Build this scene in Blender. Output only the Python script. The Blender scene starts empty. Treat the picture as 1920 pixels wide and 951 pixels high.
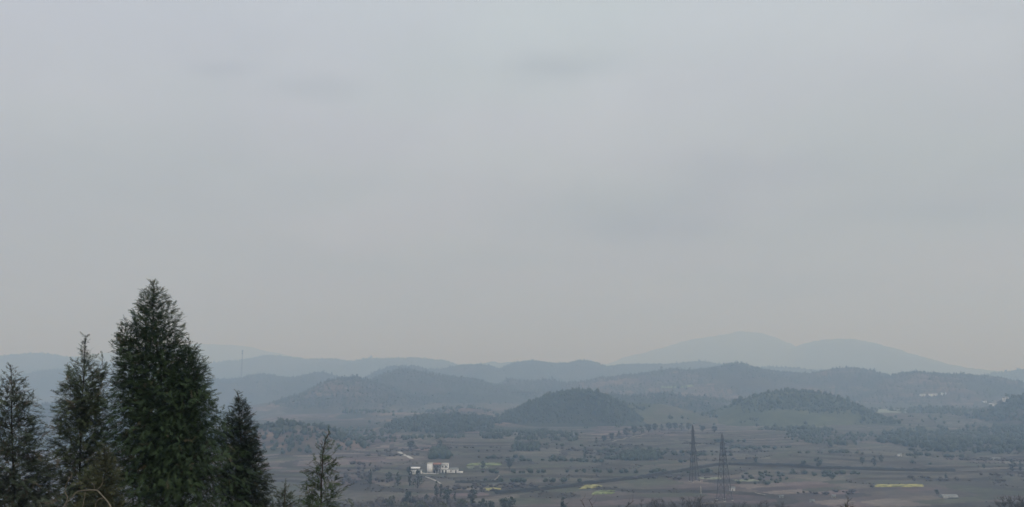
import bpy, math, random
import numpy as np
from mathutils import Vector

random.seed(7)
RNG = np.random.default_rng(7)
scene = bpy.context.scene
COL = scene.collection
R = math.radians

# ------------------------------------------------------------------ camera, sky, sun, exposure
CAM_Z = 82.0
PITCH = R(8.3)
FPX = 1478.0                      # focal length in pixels of a 1920 wide frame
cam_data = bpy.data.cameras.new('camera')
cam = bpy.data.objects.new('camera', cam_data)
COL.objects.link(cam)
cam.location = (0, 0, CAM_Z)
cam.rotation_euler = (math.pi / 2 + PITCH, 0, 0)
cam_data.sensor_width = 36.0
cam_data.lens = 36.0 * FPX / 1920.0
cam_data.clip_start = 0.1
cam_data.clip_end = 60000.0
scene.camera = cam

SUN_ELEV, SUN_AZ = R(44), R(150)   # azimuth clockwise from +Y (the view direction)
world = bpy.data.worlds.new('World')
scene.world = world
world.use_nodes = True
wn = world.node_tree
for n in list(wn.nodes):
    wn.nodes.remove(n)


class NT:
    """tiny helper for node trees"""
    def __init__(self, tree):
        self.t = tree

    def n(self, typ, ins=None, **props):
        nd = self.t.nodes.new(typ)
        for k, v in props.items():
            setattr(nd, k, v)
        for k, v in (ins or {}).items():
            if hasattr(v, 'is_linked') or isinstance(v, bpy.types.NodeSocket):
                self.t.links.new(v, nd.inputs[k])
            else:
                nd.inputs[k].default_value = v
        return nd

    def math(self, op, a, b=0.0, c=None, clamp=False):
        ins = {0: a, 1: b}
        if c is not None:
            ins[2] = c
        return self.n('ShaderNodeMath', ins, operation=op, use_clamp=clamp).outputs[0]

    def mix(self, fac, a, b, blend='MIX'):
        nd = self.n('ShaderNodeMix', {}, data_type='RGBA', blend_type=blend)
        for i, v in ((0, fac), (6, a), (7, b)):
            if isinstance(v, bpy.types.NodeSocket):
                self.t.links.new(v, nd.inputs[i])
            else:
                nd.inputs[i].default_value = v
        return nd.outputs[2]

    def ramp(self, fac, stops, interp='EASE'):
        nd = self.n('ShaderNodeValToRGB', {0: fac})
        cr = nd.color_ramp
        cr.interpolation = interp
        while len(cr.elements) > 1:
            cr.elements.remove(cr.elements[-1])
        cr.elements[0].position, cr.elements[0].color = stops[0]
        for p, c in stops[1:]:
            e = cr.elements.new(p)
            e.color = c
        return nd.outputs[0]


def build_world():
    w = NT(wn)
    co = w.n('ShaderNodeTexCoord').outputs['Generated']
    sep = w.n('ShaderNodeSeparateXYZ', {0: co})
    x, y, z = sep.outputs
    # overcast sky: brighter towards the zenith, pale and slightly warm at the horizon
    grad = w.ramp(z, [(0.0, (3.7, 3.76, 3.8, 1)), (0.10, (4.25, 4.40, 4.62, 1)), (0.22, (4.7, 4.98, 5.45, 1)),
                      (0.42, (5.6, 6.15, 6.95, 1)), (1.0, (7.4, 8.0, 9.2, 1))], 'LINEAR')
    # cloud sheet seen from below: project the direction on a plane
    zz = w.math('ADD', w.math('MAXIMUM', z, 0.0), 0.10)
    u = w.math('DIVIDE', x, zz)
    v = w.math('DIVIDE', y, zz)
    cv = w.n('ShaderNodeCombineXYZ', {0: u, 1: v, 2: 0.0}).outputs[0]
    n1 = w.n('ShaderNodeTexNoise', {'Vector': cv, 'Scale': 0.55, 'Detail': 3.0, 'Roughness': 0.45, 'Distortion': 0.4}).outputs[0]
    mp = w.n('ShaderNodeMapping', {'Vector': cv, 'Scale': (1.0, 0.55, 1.0), 'Location': (3.1, 1.7, 0)}).outputs[0]
    n2 = w.n('ShaderNodeTexNoise', {'Vector': mp, 'Scale': 1.5, 'Detail': 4.0, 'Roughness': 0.5, 'Distortion': 0.3}).outputs[0]
    f1 = w.n('ShaderNodeMapRange', {0: n1, 1: 0.35, 2: 0.68, 3: 0.925, 4: 1.075}).outputs[0]
    f2 = w.n('ShaderNodeMapRange', {0: n2, 1: 0.56, 2: 0.76, 3: 1.0, 4: 0.955}, interpolation_type='SMOOTHSTEP').outputs[0]
    n4 = w.n('ShaderNodeTexNoise', {'Vector': mp, 'Scale': 3.4, 'Detail': 5.0, 'Roughness': 0.55, 'Distortion': 0.6}).outputs[0]
    f4 = w.n('ShaderNodeMapRange', {0: n4, 1: 0.3, 2: 0.7, 3: 0.978, 4: 1.022}).outputs[0]
    fac = w.math('MULTIPLY', w.math('MULTIPLY', f1, f2), f4)
    # a few thin grey wisps hanging in the sheet (direction x/y, z/y, half sizes, depth)
    az = w.math('DIVIDE', x, w.math('MAXIMUM', y, 0.05))
    el = w.math('DIVIDE', z, w.math('MAXIMUM', y, 0.05))
    wob = w.n('ShaderNodeTexNoise', {'Vector': co, 'Scale': 7.0, 'Detail': 5.0, 'Roughness': 0.65}).outputs[0]
    wobs = w.math('MULTIPLY', w.math('SUBTRACT', wob, 0.5), 1.7)
    front = w.math('GREATER_THAN', y, 0.05)
    for px, py, sx, sy, dep in ((1030, 122, 175, 40, .075), (1060, 130, 90, 22, .03), (585, 165, 125, 30, .055), (415, 130, 85, 22, .055),
                                (1170, 395, 260, 60, .075), (1390, 320, 220, 55, .06), (1240, 430, 150, 30, .05), (690, 350, 150, 40, .03),
                                (1750, 395, 260, 36, .035), (480, 520, 260, 36, .025), (1850, 20, 150, 34, .03)):
        dx, dy = (px - 960) / FPX, (475.5 - py) / FPX
        yy = math.cos(PITCH) - dy * math.sin(PITCH)
        a0, e0 = dx / yy, (math.sin(PITCH) + dy * math.cos(PITCH)) / yy
        ax = w.math('DIVIDE', w.math('SUBTRACT', az, a0), sx / FPX)
        ey = w.math('DIVIDE', w.math('SUBTRACT', el, e0), sy / FPX)
        d = w.math('SQRT', w.math('ADD', w.math('MULTIPLY', ax, ax), w.math('MULTIPLY', ey, ey)))
        d = w.math('ADD', d, wobs)
        m = w.n('ShaderNodeMapRange', {0: d, 1: 0.0, 2: 1.35, 3: 1.0, 4: 0.0}, interpolation_type='SMOOTHSTEP').outputs[0]
        m = w.math('MULTIPLY', w.math('MULTIPLY', m, front), dep * 1.55)
        fac = w.math('MULTIPLY', fac, w.math('SUBTRACT', 1.0, m))
    cloud = w.mix(1.0, grad, w.n('ShaderNodeCombineXYZ', {0: fac, 1: fac, 2: fac}).outputs[0], 'MULTIPLY')
    # broad mauve / greenish drift in the cloud colour
    n3 = w.n('ShaderNodeTexNoise', {'Vector': cv, 'Scale': 0.9, 'Detail': 2.0, 'Roughness': 0.5}).outputs[0]
    tint = w.ramp(n3, [(0.36, (1.006, 0.994, 1.022, 1)), (0.62, (0.985, 1.008, 0.988, 1))])
    cloud = w.mix(1.0, cloud, tint, 'MULTIPLY')
    side = w.n('ShaderNodeMapRange', {0: x, 1: -0.7, 2: 0.7, 3: 0.0, 4: 1.0}).outputs[0]
    cloud = w.mix(1.0, cloud, w.mix(side, (1.0, 1.0, 1.015, 1), (0.985, 0.997, 0.955, 1)), 'MULTIPLY')
    sky = w.n('ShaderNodeTexSky', {}, sky_type='NISHITA', sun_disc=False, sun_elevation=SUN_ELEV, sun_rotation=SUN_AZ,
              air_density=1.0, dust_density=4.0, ozone_density=1.0, altitude=300)
    col = w.mix(0.975, sky.outputs[0], cloud)
    bg = w.n('ShaderNodeBackground', {'Color': col, 'Strength': 0.103})
    out = w.n('ShaderNodeOutputWorld', {'Surface': bg.outputs[0]})


build_world()

sun_data = bpy.data.lights.new('sun', 'SUN')
sun_data.energy = 1.3
sun_data.angle = R(14)
sun_data.color = (1.0, 0.95, 0.89)
sun = bpy.data.objects.new('sun', sun_data)
COL.objects.link(sun)
sdir = Vector((math.sin(SUN_AZ) * math.cos(SUN_ELEV), math.cos(SUN_AZ) * math.cos(SUN_ELEV), math.sin(SUN_ELEV)))
sun.rotation_euler = sdir.to_track_quat('Z', 'Y').to_euler()
sun.location = (0, 0, 300)

scene.view_settings.view_transform = 'Standard'
scene.view_settings.look = 'None'
scene.view_settings.exposure = 0.0
scene.view_settings.gamma = 1.0
scene.view_settings.use_curve_mapping = False
scene.render.engine = 'CYCLES'
scene.cycles.max_bounces = 6
scene.cycles.diffuse_bounces = 3
scene.cycles.volume_bounces = 2
scene.cycles.use_denoising = True
HAZE_DENSITY = 5.4e-4

# ------------------------------------------------------------------ helpers: numbers


def _hash(ix, iy, seed):
    h = (ix.astype(np.int64) * 374761393 + iy.astype(np.int64) * 668265263 + seed * 1442695040888963407 % (1 << 31)) & 0xffffffff
    h = ((h ^ (h >> 13)) * 1274126177) & 0xffffffff
    h = (h ^ (h >> 16)) & 0xffffffff
    return h / 4294967295.0


def vnoise(x, y, seed=0):
    x = np.asarray(x, float); y = np.asarray(y, float)
    ix, iy = np.floor(x), np.floor(y)
    fx, fy = x - ix, y - iy
    fx = fx * fx * (3 - 2 * fx); fy = fy * fy * (3 - 2 * fy)
    a = _hash(ix, iy, seed); b = _hash(ix + 1, iy, seed)
    c = _hash(ix, iy + 1, seed); d = _hash(ix + 1, iy + 1, seed)
    return (a * (1 - fx) + b * fx) * (1 - fy) + (c * (1 - fx) + d * fx) * fy


def fbm(x, y, seed=0, octs=4):
    s, a, t = 0.0, 1.0, 0.0
    for o in range(octs):
        s = s + a * vnoise(x * 2 ** o + 17.3 * o, y * 2 ** o - 9.1 * o, seed + o)
        t += a
        a *= 0.5
    return s / t          # 0..1


def sstep(a, b, x):
    t = np.clip((x - a) / (b - a), 0, 1)
    return t * t * (3 - 2 * t)


CP, SP = math.cos(PITCH), math.sin(PITCH)


def ray(px, py):
    dx, dy = (px - 960) / FPX, (475.5 - py) / FPX
    return np.array([dx, CP - dy * SP, SP + dy * CP])


def at(px, py, Y):
    """the place at depth Y (metres ahead) that the photograph shows at this pixel"""
    d = ray(px, py)
    return np.array([0, 0, CAM_Z]) + d * (Y / d[1])


def on_level(px, py, z=0.0):
    d = ray(px, py)
    return np.array([0, 0, CAM_Z]) + d * ((z - CAM_Z) / d[2])


# ------------------------------------------------------------------ helpers: meshes


def mesh_from(name, V, F, smooth=False, col=None, domain='FACE'):
    """V (n,3); F is a list of integer arrays, each (m,3) or (m,4)"""
    if not isinstance(F, (list, tuple)):
        F = [F]
    F = [np.asarray(f, np.int32) for f in F if len(f)]
    me = bpy.data.meshes.new(name)
    V = np.asarray(V, np.float32)
    me.vertices.add(len(V))
    me.vertices.foreach_set('co', V.ravel())
    loops = np.concatenate([f.ravel() for f in F])
    sizes = np.concatenate([np.full(len(f), f.shape[1], np.int32) for f in F])
    me.loops.add(len(loops))
    me.loops.foreach_set('vertex_index', loops)
    me.polygons.add(len(sizes))
    starts = np.concatenate([[0], np.cumsum(sizes)[:-1]]).astype(np.int32)
    me.polygons.foreach_set('loop_start', starts)
    me.polygons.foreach_set('loop_total', sizes)
    if smooth:
        me.polygons.foreach_set('use_smooth', np.ones(len(sizes), bool))
    if col is not None:
        at_ = me.attributes.new('tone', 'FLOAT_COLOR', domain)
        c = np.ones((len(col), 4), np.float32)
        c[:, :col.shape[1]] = col
        at_.data.foreach_set('color', c.ravel())
    me.update()
    me.validate()
    return me


def obj(name, data, mat=None, parent=None, label=None, category=None, group=None, kind=None, loc=None):
    o = bpy.data.objects.new(name, data)
    COL.objects.link(o)
    if mat is not None and data is not None and not data.materials:
        data.materials.append(mat)
    if parent is not None:
        o.parent = parent
    if loc is not None:
        o.location = tuple(float(v) for v in loc)
    tag(o, label, category, group, kind)
    return o


def tag(o, label=None, category=None, group=None, kind=None):
    for k, v in (('label', label), ('category', category), ('group', group), ('kind', kind)):
        if v:
            o[k] = v


def copy_tree(root, loc, rotz=0.0, scale=1.0, label=None, category=None, group=None):
    """a copy of a thing with copies of its parts and sub-parts (shared meshes)"""
    def cp(o, parent):
        c = o.copy()
        COL.objects.link(c)
        c.parent = parent
        for ch in kids.get(o.name, []):
            cp(ch, c)
        return c
    kids = {}
    stack = [root]
    while stack:
        o = stack.pop()
        kids[o.name] = list(o.children)
        stack += kids[o.name]
    c = cp(root, None)
    place(c, loc, rotz, scale, label, category, group)
    return c


def place(c, loc, rotz=0.0, scale=1.0, label=None, category=None, group=None):
    c.location = tuple(float(v) for v in loc)
    c.rotation_euler = (0, 0, rotz)
    c.scale = (scale, scale, scale) if not hasattr(scale, '__len__') else tuple(scale)
    tag(c, label, category, group)


class MB:
    """collects boxes, bars and tubes into one mesh"""
    def __init__(self):
        self.v, self.q, self.t = [], [], []
        self.n = 0

    def add(self, V, Q=(), T=()):
        V = np.asarray(V, float)
        if len(Q):
            self.q.append(np.asarray(Q) + self.n)
        if len(T):
            self.t.append(np.asarray(T) + self.n)
        self.v.append(V)
        self.n += len(V)

    BOXQ = [(0, 3, 2, 1), (4, 5, 6, 7), (0, 1, 5, 4), (1, 2, 6, 5), (2, 3, 7, 6), (3, 0, 4, 7)]

    def box(self, x0, x1, y0, y1, z0, z1):
        self.add([(x0, y0, z0), (x1, y0, z0), (x1, y1, z0), (x0, y1, z0), (x0, y0, z1), (x1, y0, z1), (x1, y1, z1), (x0, y1, z1)], self.BOXQ)
        return self

    def tube(self, pts, rad, sides=5, cap=True):
        pts = np.asarray(pts, float)
        rad = np.broadcast_to(np.asarray(rad, float), (len(pts),))
        d = np.gradient(pts, axis=0)
        d /= np.linalg.norm(d, axis=1)[:, None] + 1e-9
        ref = np.where(np.abs(d[:, 2:3]) > 0.9, np.array([[1.0, 0, 0]]), np.array([[0, 0, 1.0]]))
        s = np.cross(d, ref); s /= np.linalg.norm(s, axis=1)[:, None] + 1e-9
        u = np.cross(s, d)
        a = np.arange(sides) * 2 * math.pi / sides
        ring = pts[:, None] + rad[:, None, None] * (np.cos(a)[None, :, None] * s[:, None] + np.sin(a)[None, :, None] * u[:, None])
        V = ring.reshape(-1, 3)
        Q = []
        for i in range(len(pts) - 1):
            for j in range(sides):
                k = (j + 1) % sides
                Q.append((i * sides + j, i * sides + k, (i + 1) * sides + k, (i + 1) * sides + j))
        T = []
        if cap:
            V = np.vstack([V, pts[-1:]])
            e = len(V) - 1
            o = (len(pts) - 1) * sides
            T = [(o + j, o + (j + 1) % sides, e) for j in range(sides)]
        self.add(V, Q, T)
        return self

    def bar(self, a, b, w):
        return self.tube([a, b], w, 4)

    def mesh(self, name, smooth=False):
        F = []
        if self.q:
            F.append(np.concatenate(self.q))
        if self.t:
            F.append(np.concatenate(self.t))
        return mesh_from(name, np.concatenate(self.v), F, smooth)

    def build(self, name, mat, parent=None, smooth=False, **kw):
        return obj(name, self.mesh(name, smooth), mat, parent, **kw)


# ------------------------------------------------------------------ materials


def mat_base(name):
    m = bpy.data.materials.new(name)
    m.use_nodes = True
    t = m.node_tree
    for n in list(t.nodes):
        t.nodes.remove(n)
    k = NT(t)
    b = k.n('ShaderNodeBsdfPrincipled', {'Roughness': 0.85, 'Specular IOR Level': 0.25})
    k.n('ShaderNodeOutputMaterial', {'Surface': b.outputs[0]})
    return m, k, b


def mat_noise(name, c1, c2, scale=1.0, rough=0.85, detail=4.0, bump=0.0, spec=0.25, metal=0.0, lo=0.35, hi=0.65):
    m, k, b = mat_base(name)
    co = k.n('ShaderNodeTexCoord').outputs['Object']
    n = k.n('ShaderNodeTexNoise', {'Vector': co, 'Scale': scale, 'Detail': detail, 'Roughness': 0.6}).outputs[0]
    c = k.ramp(n, [(lo, (*c1, 1)), (hi, (*c2, 1))])
    k.t.links.new(c, b.inputs['Base Color'])
    b.inputs['Roughness'].default_value = rough
    b.inputs['Specular IOR Level'].default_value = spec
    b.inputs['Metallic'].default_value = metal
    if bump:
        bp = k.n('ShaderNodeBump', {'Height': n, 'Strength': bump, 'Distance': 0.05})
        k.t.links.new(bp.outputs[0], b.inputs['Normal'])
    return m


def mat_leaf(name, dark, light, extra=None, scale=0.6, rough=0.6):
    """foliage: per-leaf tone (attribute 'tone') plus drift through the crown"""
    m, k, b = mat_base(name)
    at_ = k.n('ShaderNodeAttribute', attribute_name='tone')
    oi = k.n('ShaderNodeObjectInfo').outputs['Random']
    co = k.n('ShaderNodeTexCoord').outputs['Object']
    n = k.n('ShaderNodeTexNoise', {'Vector': co, 'Scale': scale, 'Detail': 3.0}).outputs[0]
    sx = k.n('ShaderNodeSeparateXYZ', {0: at_.outputs['Vector']}).outputs[0]
    f = k.math('ADD', k.math('MULTIPLY', sx, 0.55), k.math('MULTIPLY', k.math('SUBTRACT', n, 0.25), 0.8), clamp=True)
    c = k.mix(f, (*dark, 1), (*light, 1))
    if extra:
        sy = k.n('ShaderNodeSeparateXYZ', {0: at_.outputs['Vector']}).outputs[1]
        c = k.mix(k.math('GREATER_THAN', sy, extra[1]), c, (*extra[0], 1))
    hs = k.n('ShaderNodeHueSaturation', {'Color': c, 'Value': k.math('ADD', 0.85, k.math('MULTIPLY', oi, 0.3))})
    k.t.links.new(hs.outputs[0], b.inputs['Base Color'])
    b.inputs['Roughness'].default_value = rough
    return m


def mat_tone(name, grain=0.25, gscale=0.12, rough=0.95):
    """ground whose field colours come from the 'tone' attribute, broken up by soil and stubble grain"""
    m, k, b = mat_base(name)
    c = k.n('ShaderNodeAttribute', attribute_name='tone').outputs['Color']
    co = k.n('ShaderNodeTexCoord').outputs['Object']
    n1 = k.n('ShaderNodeTexNoise', {'Vector': co, 'Scale': gscale, 'Detail': 6.0, 'Roughness': 0.65}).outputs[0]
    n2 = k.n('ShaderNodeTexNoise', {'Vector': co, 'Scale': 0.012, 'Detail': 3.0, 'Roughness': 0.5}).outputs[0]
    f = k.n('ShaderNodeMapRange', {0: n1, 1: 0.3, 2: 0.7, 3: 1 - grain, 4: 1 + grain}).outputs[0]
    g = k.n('ShaderNodeMapRange', {0: n2, 1: 0.3, 2: 0.7, 3: 0.8, 4: 1.2}).outputs[0]
    f = k.math('MULTIPLY', f, g)
    c = k.mix(1.0, c, k.n('ShaderNodeCombineXYZ', {0: f, 1: f, 2: f}).outputs[0], 'MULTIPLY')
    k.t.links.new(c, b.inputs['Base Color'])
    b.inputs['Roughness'].default_value = rough
    b.inputs['Specular IOR Level'].default_value = 0.1
    return m


M = {}
M['ground'] = mat_tone('ground_soil_and_fields')
M['hill'] = mat_tone('hill_grass_and_soil', 0.3, 0.05)
M['mountain'] = mat_noise('mountain_woods', (0.035, 0.045, 0.035), (0.06, 0.065, 0.045), 0.004)
M['forest'] = mat_leaf('forest_foliage', (0.028, 0.042, 0.029), (0.054, 0.070, 0.042), scale=0.01)
M['brownwood'] = mat_leaf('leafless_wood', (0.05, 0.044, 0.042), (0.095, 0.08, 0.07), scale=0.02)
M['cypress'] = mat_leaf('cypress_foliage', (0.019, 0.039, 0.020), (0.070, 0.108, 0.040), ((0.10, 0.085, 0.05), 0.965), 0.9)
M['cypress_grey'] = mat_leaf('sparse_cypress_foliage', (0.030, 0.044, 0.032), (0.088, 0.108, 0.066), ((0.13, 0.11, 0.08), 0.90), 0.9)
M['cypress_olive'] = mat_leaf('olive_cypress_foliage', (0.036, 0.052, 0.034), (0.105, 0.130, 0.066), ((0.14, 0.125, 0.09), 0.92), 0.9)
M['cypress_dark'] = mat_leaf('dark_cypress_foliage', (0.012, 0.022, 0.016), (0.045, 0.062, 0.034), ((0.09, 0.075, 0.045), 0.97), 0.9)
M['leaf'] = mat_leaf('tree_foliage', (0.022, 0.036, 0.026), (0.055, 0.075, 0.04), scale=0.3)
M['palegreen'] = mat_leaf('pale_tree_foliage', (0.05, 0.065, 0.045), (0.10, 0.115, 0.07), scale=0.3)
M['olive'] = mat_leaf('olive_shrub_foliage', (0.05, 0.058, 0.03), (0.12, 0.12, 0.055), scale=0.3)
M['twig'] = mat_leaf('leafless_twigs', (0.040, 0.037, 0.032), (0.080, 0.074, 0.058), scale=0.3)
M['bark'] = mat_noise('bark', (0.025, 0.021, 0.018), (0.06, 0.05, 0.042), 9.0, bump=0.4)
M['drywood'] = mat_noise('dry_pale_wood', (0.12, 0.105, 0.08), (0.21, 0.18, 0.135), 12.0, bump=0.3)
M['steel'] = mat_noise('weathered_steel', (0.022, 0.021, 0.022), (0.06, 0.055, 0.055), 0.35, rough=0.55, metal=0.3)
M['insulator'] = mat_noise('insulator_porcelain', (0.025, 0.02, 0.02), (0.05, 0.035, 0.03), 5.0, rough=0.3)
M['white'] = mat_noise('whitewashed_wall', (0.74, 0.735, 0.73), (0.86, 0.855, 0.85), 0.8)
M['greywall'] = mat_noise('grey_render_wall', (0.30, 0.30, 0.31), (0.42, 0.41, 0.41), 0.8)
M['redtile'] = mat_noise('red_roof_tile', (0.24, 0.12, 0.09), (0.38, 0.20, 0.15), 3.0)
M['paleroof'] = mat_noise('pale_roof_sheet', (0.18, 0.195, 0.20), (0.28, 0.29, 0.29), 1.0, rough=0.5)
M['glass'] = mat_noise('dark_window_glass', (0.02, 0.025, 0.03), (0.04, 0.045, 0.05), 1.0, rough=0.12, spec=0.5)
M['door'] = mat_noise('door_paint', (0.06, 0.07, 0.08), (0.10, 0.11, 0.10), 2.0, rough=0.5)
M['palesoil'] = mat_noise('pale_bare_soil', (0.17, 0.15, 0.13), (0.27, 0.245, 0.21), 0.3)
M['concrete'] = mat_noise('pale_concrete', (0.40, 0.385, 0.36), (0.58, 0.56, 0.53), 0.5)
M['rape'] = mat_noise('rapeseed_in_flower', (0.20, 0.20, 0.08), (0.46, 0.43, 0.17), 0.22)
M['youngcrop'] = mat_noise('young_green_crop', (0.10, 0.13, 0.06), (0.26, 0.30, 0.14), 0.18)
M['palecrop'] = mat_noise('pale_green_crop', (0.15, 0.17, 0.13), (0.28, 0.30, 0.22), 0.18)
M['scrub'] = mat_leaf('bank_scrub', (0.014, 0.016, 0.014), (0.034, 0.034, 0.027), scale=0.05)


def water_mat():
    m, k, b = mat_base('still_water')
    b.inputs['Base Color'].default_value = (0.03, 0.035, 0.035, 1)
    b.inputs['Roughness'].default_value = 0.08
    b.inputs['IOR'].default_value = 1.33
    b.inputs['Specular IOR Level'].default_value = 0.5
    return m


M['water'] = water_mat()

# ------------------------------------------------------------------ the ground

FLATS = []      # (x, y, radius, level): yards and pylon footings are level


def flat(p, r, z=0.0):
    FLATS.append((p[0], p[1], r, z))


# places decided before the ground is shaped
P_house = on_level(820, 887.5)
P_small = on_level(778, 889.5)
P_pyl = [on_level(1302, 903), on_level(1358.5, 938)]
flat(P_house + [2, 6, 0], 26); flat(P_small + [0, 4, 0], 14)
for p in P_pyl:
    flat(p, 9)
SLOPE_Y = np.array([-200, -20, 3, 10, 20, 40, 100, 200, 300, 400, 470, 520])
SLOPE_Z = np.array([80.3, 80.3, 80.2, 78.2, 75.6, 71.0, 57.5, 39.5, 23.5, 8.0, 0.5, 0.0])
TSTEP = 1.1


def ground_parts(x, y):
    x = np.asarray(x, float); y = np.asarray(y, float)
    base = np.interp(y, SLOPE_Y, SLOPE_Z)
    near = 1 - sstep(380, 500, y)
    base = base + near * sstep(15, 80, y) * (fbm(x / 40, y / 40, 5, 3) - 0.55) * 5
    val = sstep(470, 560, y)
    amp = 5.0 + 5.0 * sstep(700, 1100, y)
    h = val * ((fbm(x / 260 + 3, y / 170, 11, 3) - 0.5) * 2 * amp)
    # broad low swells that carry the brown terraces
    for cx, cy, rx, ry, hh in ((-30, 880, 110, 95, 6.5), (215, 985, 150, 70, 7.0), (330, 760, 90, 40, 3.0), (460, 690, 120, 40, 3.5)):
        h = h + hh * np.exp(-((x - cx) / rx) ** 2 - ((y - cy) / ry) ** 2)
    base = base - 62 * sstep(0.0, 1.0, (-x - 0.27 * y - 10) / 230.0) * sstep(420, 900, y)
    return base, h, val


def ground_z(x, y):
    base, h, val = ground_parts(x, y)
    q = h / TSTEP
    fl = np.floor(q)
    fr = q - fl
    ht = TSTEP * (fl + sstep(0.80, 1.0, fr))
    far = sstep(1300, 1700, np.asarray(y, float))
    z = base + ht * (1 - far) + h * far
    for fx, fy, fr_, fz in FLATS:
        d = np.hypot(np.asarray(x) - fx, np.asarray(y) - fy)
        k = 1 - sstep(fr_, fr_ * 1.7, d)
        z = z * (1 - k) + fz * k
    return z


def gz(p):
    return float(ground_z(np.array([p[0]]), np.array([p[1]]))[0])


def on_ground(px, py, y0=455.0, y1=4000.0):
    """where the ray through this pixel meets the ground"""
    d = ray(px, py)
    ys = np.concatenate([np.arange(y0, 900, 1.5), np.arange(900, 1600, 4.0), np.arange(1600, y1, 8.0)])
    t = ys / d[1]
    X = d[0] * t
    Z = CAM_Z + d[2] * t
    below = np.nonzero(Z <= land_z(X, ys))[0]
    i = below[0] if len(below) else len(ys) - 1
    p = np.array([X[i], ys[i], 0.0])
    p[2] = float(land_z(p[0:1], p[1:2])[0])
    return p


PALETTE = np.array([(0.145, 0.108, 0.10), (0.155, 0.112, 0.106), (0.12, 0.094, 0.088), (0.17, 0.138, 0.115), (0.10, 0.096, 0.068),
                    (0.13, 0.104, 0.095), (0.165, 0.122, 0.116), (0.11, 0.09, 0.082), (0.185, 0.155, 0.13), (0.092, 0.092, 0.062)]) * np.array([0.82, 0.83, 0.87])


def build_ground():
    ys = list(np.arange(-60, 460, 5.0))
    y = 460.0
    while y < 17000:
        ys.append(y)
        y += 2.2 if y < 760 else (2.2 + (y - 760) * 0.011 if y < 1500 else y * 0.03)
    ys = np.array(ys)
    s = np.concatenate([np.linspace(-1.3, -0.72, 24)[:-1], np.linspace(-0.72, 0.72, 300), np.linspace(0.72, 1.3, 24)[1:]])
    Y, S = np.meshgrid(ys, s, indexing='ij')
    X = S * (Y + 160)
    Z = ground_z(X, Y)
    V = np.stack([X, Y, Z], -1).reshape(-1, 3)
    nr, nc = len(ys), len(s)
    i = np.arange(nr - 1)[:, None] * nc + np.arange(nc - 1)[None]
    Q = np.stack([i, i + 1, i + nc + 1, i + nc], -1).reshape(-1, 4)
    # field colours: one colour for each parcel of each terrace; banks are rough dry grass
    C = V[Q].mean(1)
    cx, cy = C[:, 0], C[:, 1]
    base, h, val = ground_parts(cx, cy)
    q = h / TSTEP
    lev = np.floor(q)
    fr = q - lev
    wx = cx + 22 * (vnoise(cx / 60, cy / 60, 31) - 0.5) + _hash(lev, lev * 0, 41) * 90
    wy = cy + 16 * (vnoise(cx / 50, cy / 50, 32) - 0.5)
    ang = 0.35
    ux = wx * math.cos(ang) + wy * math.sin(ang)
    uy = -wx * math.sin(ang) + wy * math.cos(ang)
    pid = _hash(np.floor(ux / 34), np.floor(uy / 15) * 7 + lev * 13, 77)
    col = PALETTE[(pid * len(PALETTE)).astype(int) % len(PALETTE)]
    jit = 0.68 + 0.66 * _hash(np.floor(ux / 34) + 5, np.floor(uy / 15) * 3 + lev, 78)
    col = col * jit[:, None]
    greenish = sstep(0.52, 0.68, fbm(cx / 180, cy / 120, 90, 3))
    greenish = np.clip(greenish + 0.5 * sstep(120, 420, cx), 0, 1)
    col = col * (1 - 0.55 * greenish[:, None]) + np.array([0.078, 0.086, 0.062]) * 0.55 * greenish[:, None]
    bank = (fr > 0.76) & (cy < 1700)
    col[bank] = np.array([0.058, 0.052, 0.044]) * (0.8 + 0.5 * vnoise(cx[bank] / 12, cy[bank] / 12, 3))[:, None]
    lip = (fr > 0.02) & (fr < 0.10) & (cy < 1500) & (vnoise(cx / 35, cy / 35, 55) > 0.58)
    col[lip] = col[lip] * 1.25
    slope = cy < 470
    col[slope] = np.array([0.06, 0.062, 0.04]) * (0.7 + 0.6 * vnoise(cx[slope] / 6, cy[slope] / 6, 4))[:, None]
    wood = (cy > 1500)
    col[wood] = col[wood] * 0.55 + np.array([0.05, 0.06, 0.04]) * 0.45
    me = mesh_from('ground', V, Q, False, col)
    obj('ground', me, M['ground'], label='terraced brown valley floor and hillside below the viewpoint', category='ground', kind='structure')


# ------------------------------------------------------------------ small crowns for woods seen from afar


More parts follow.
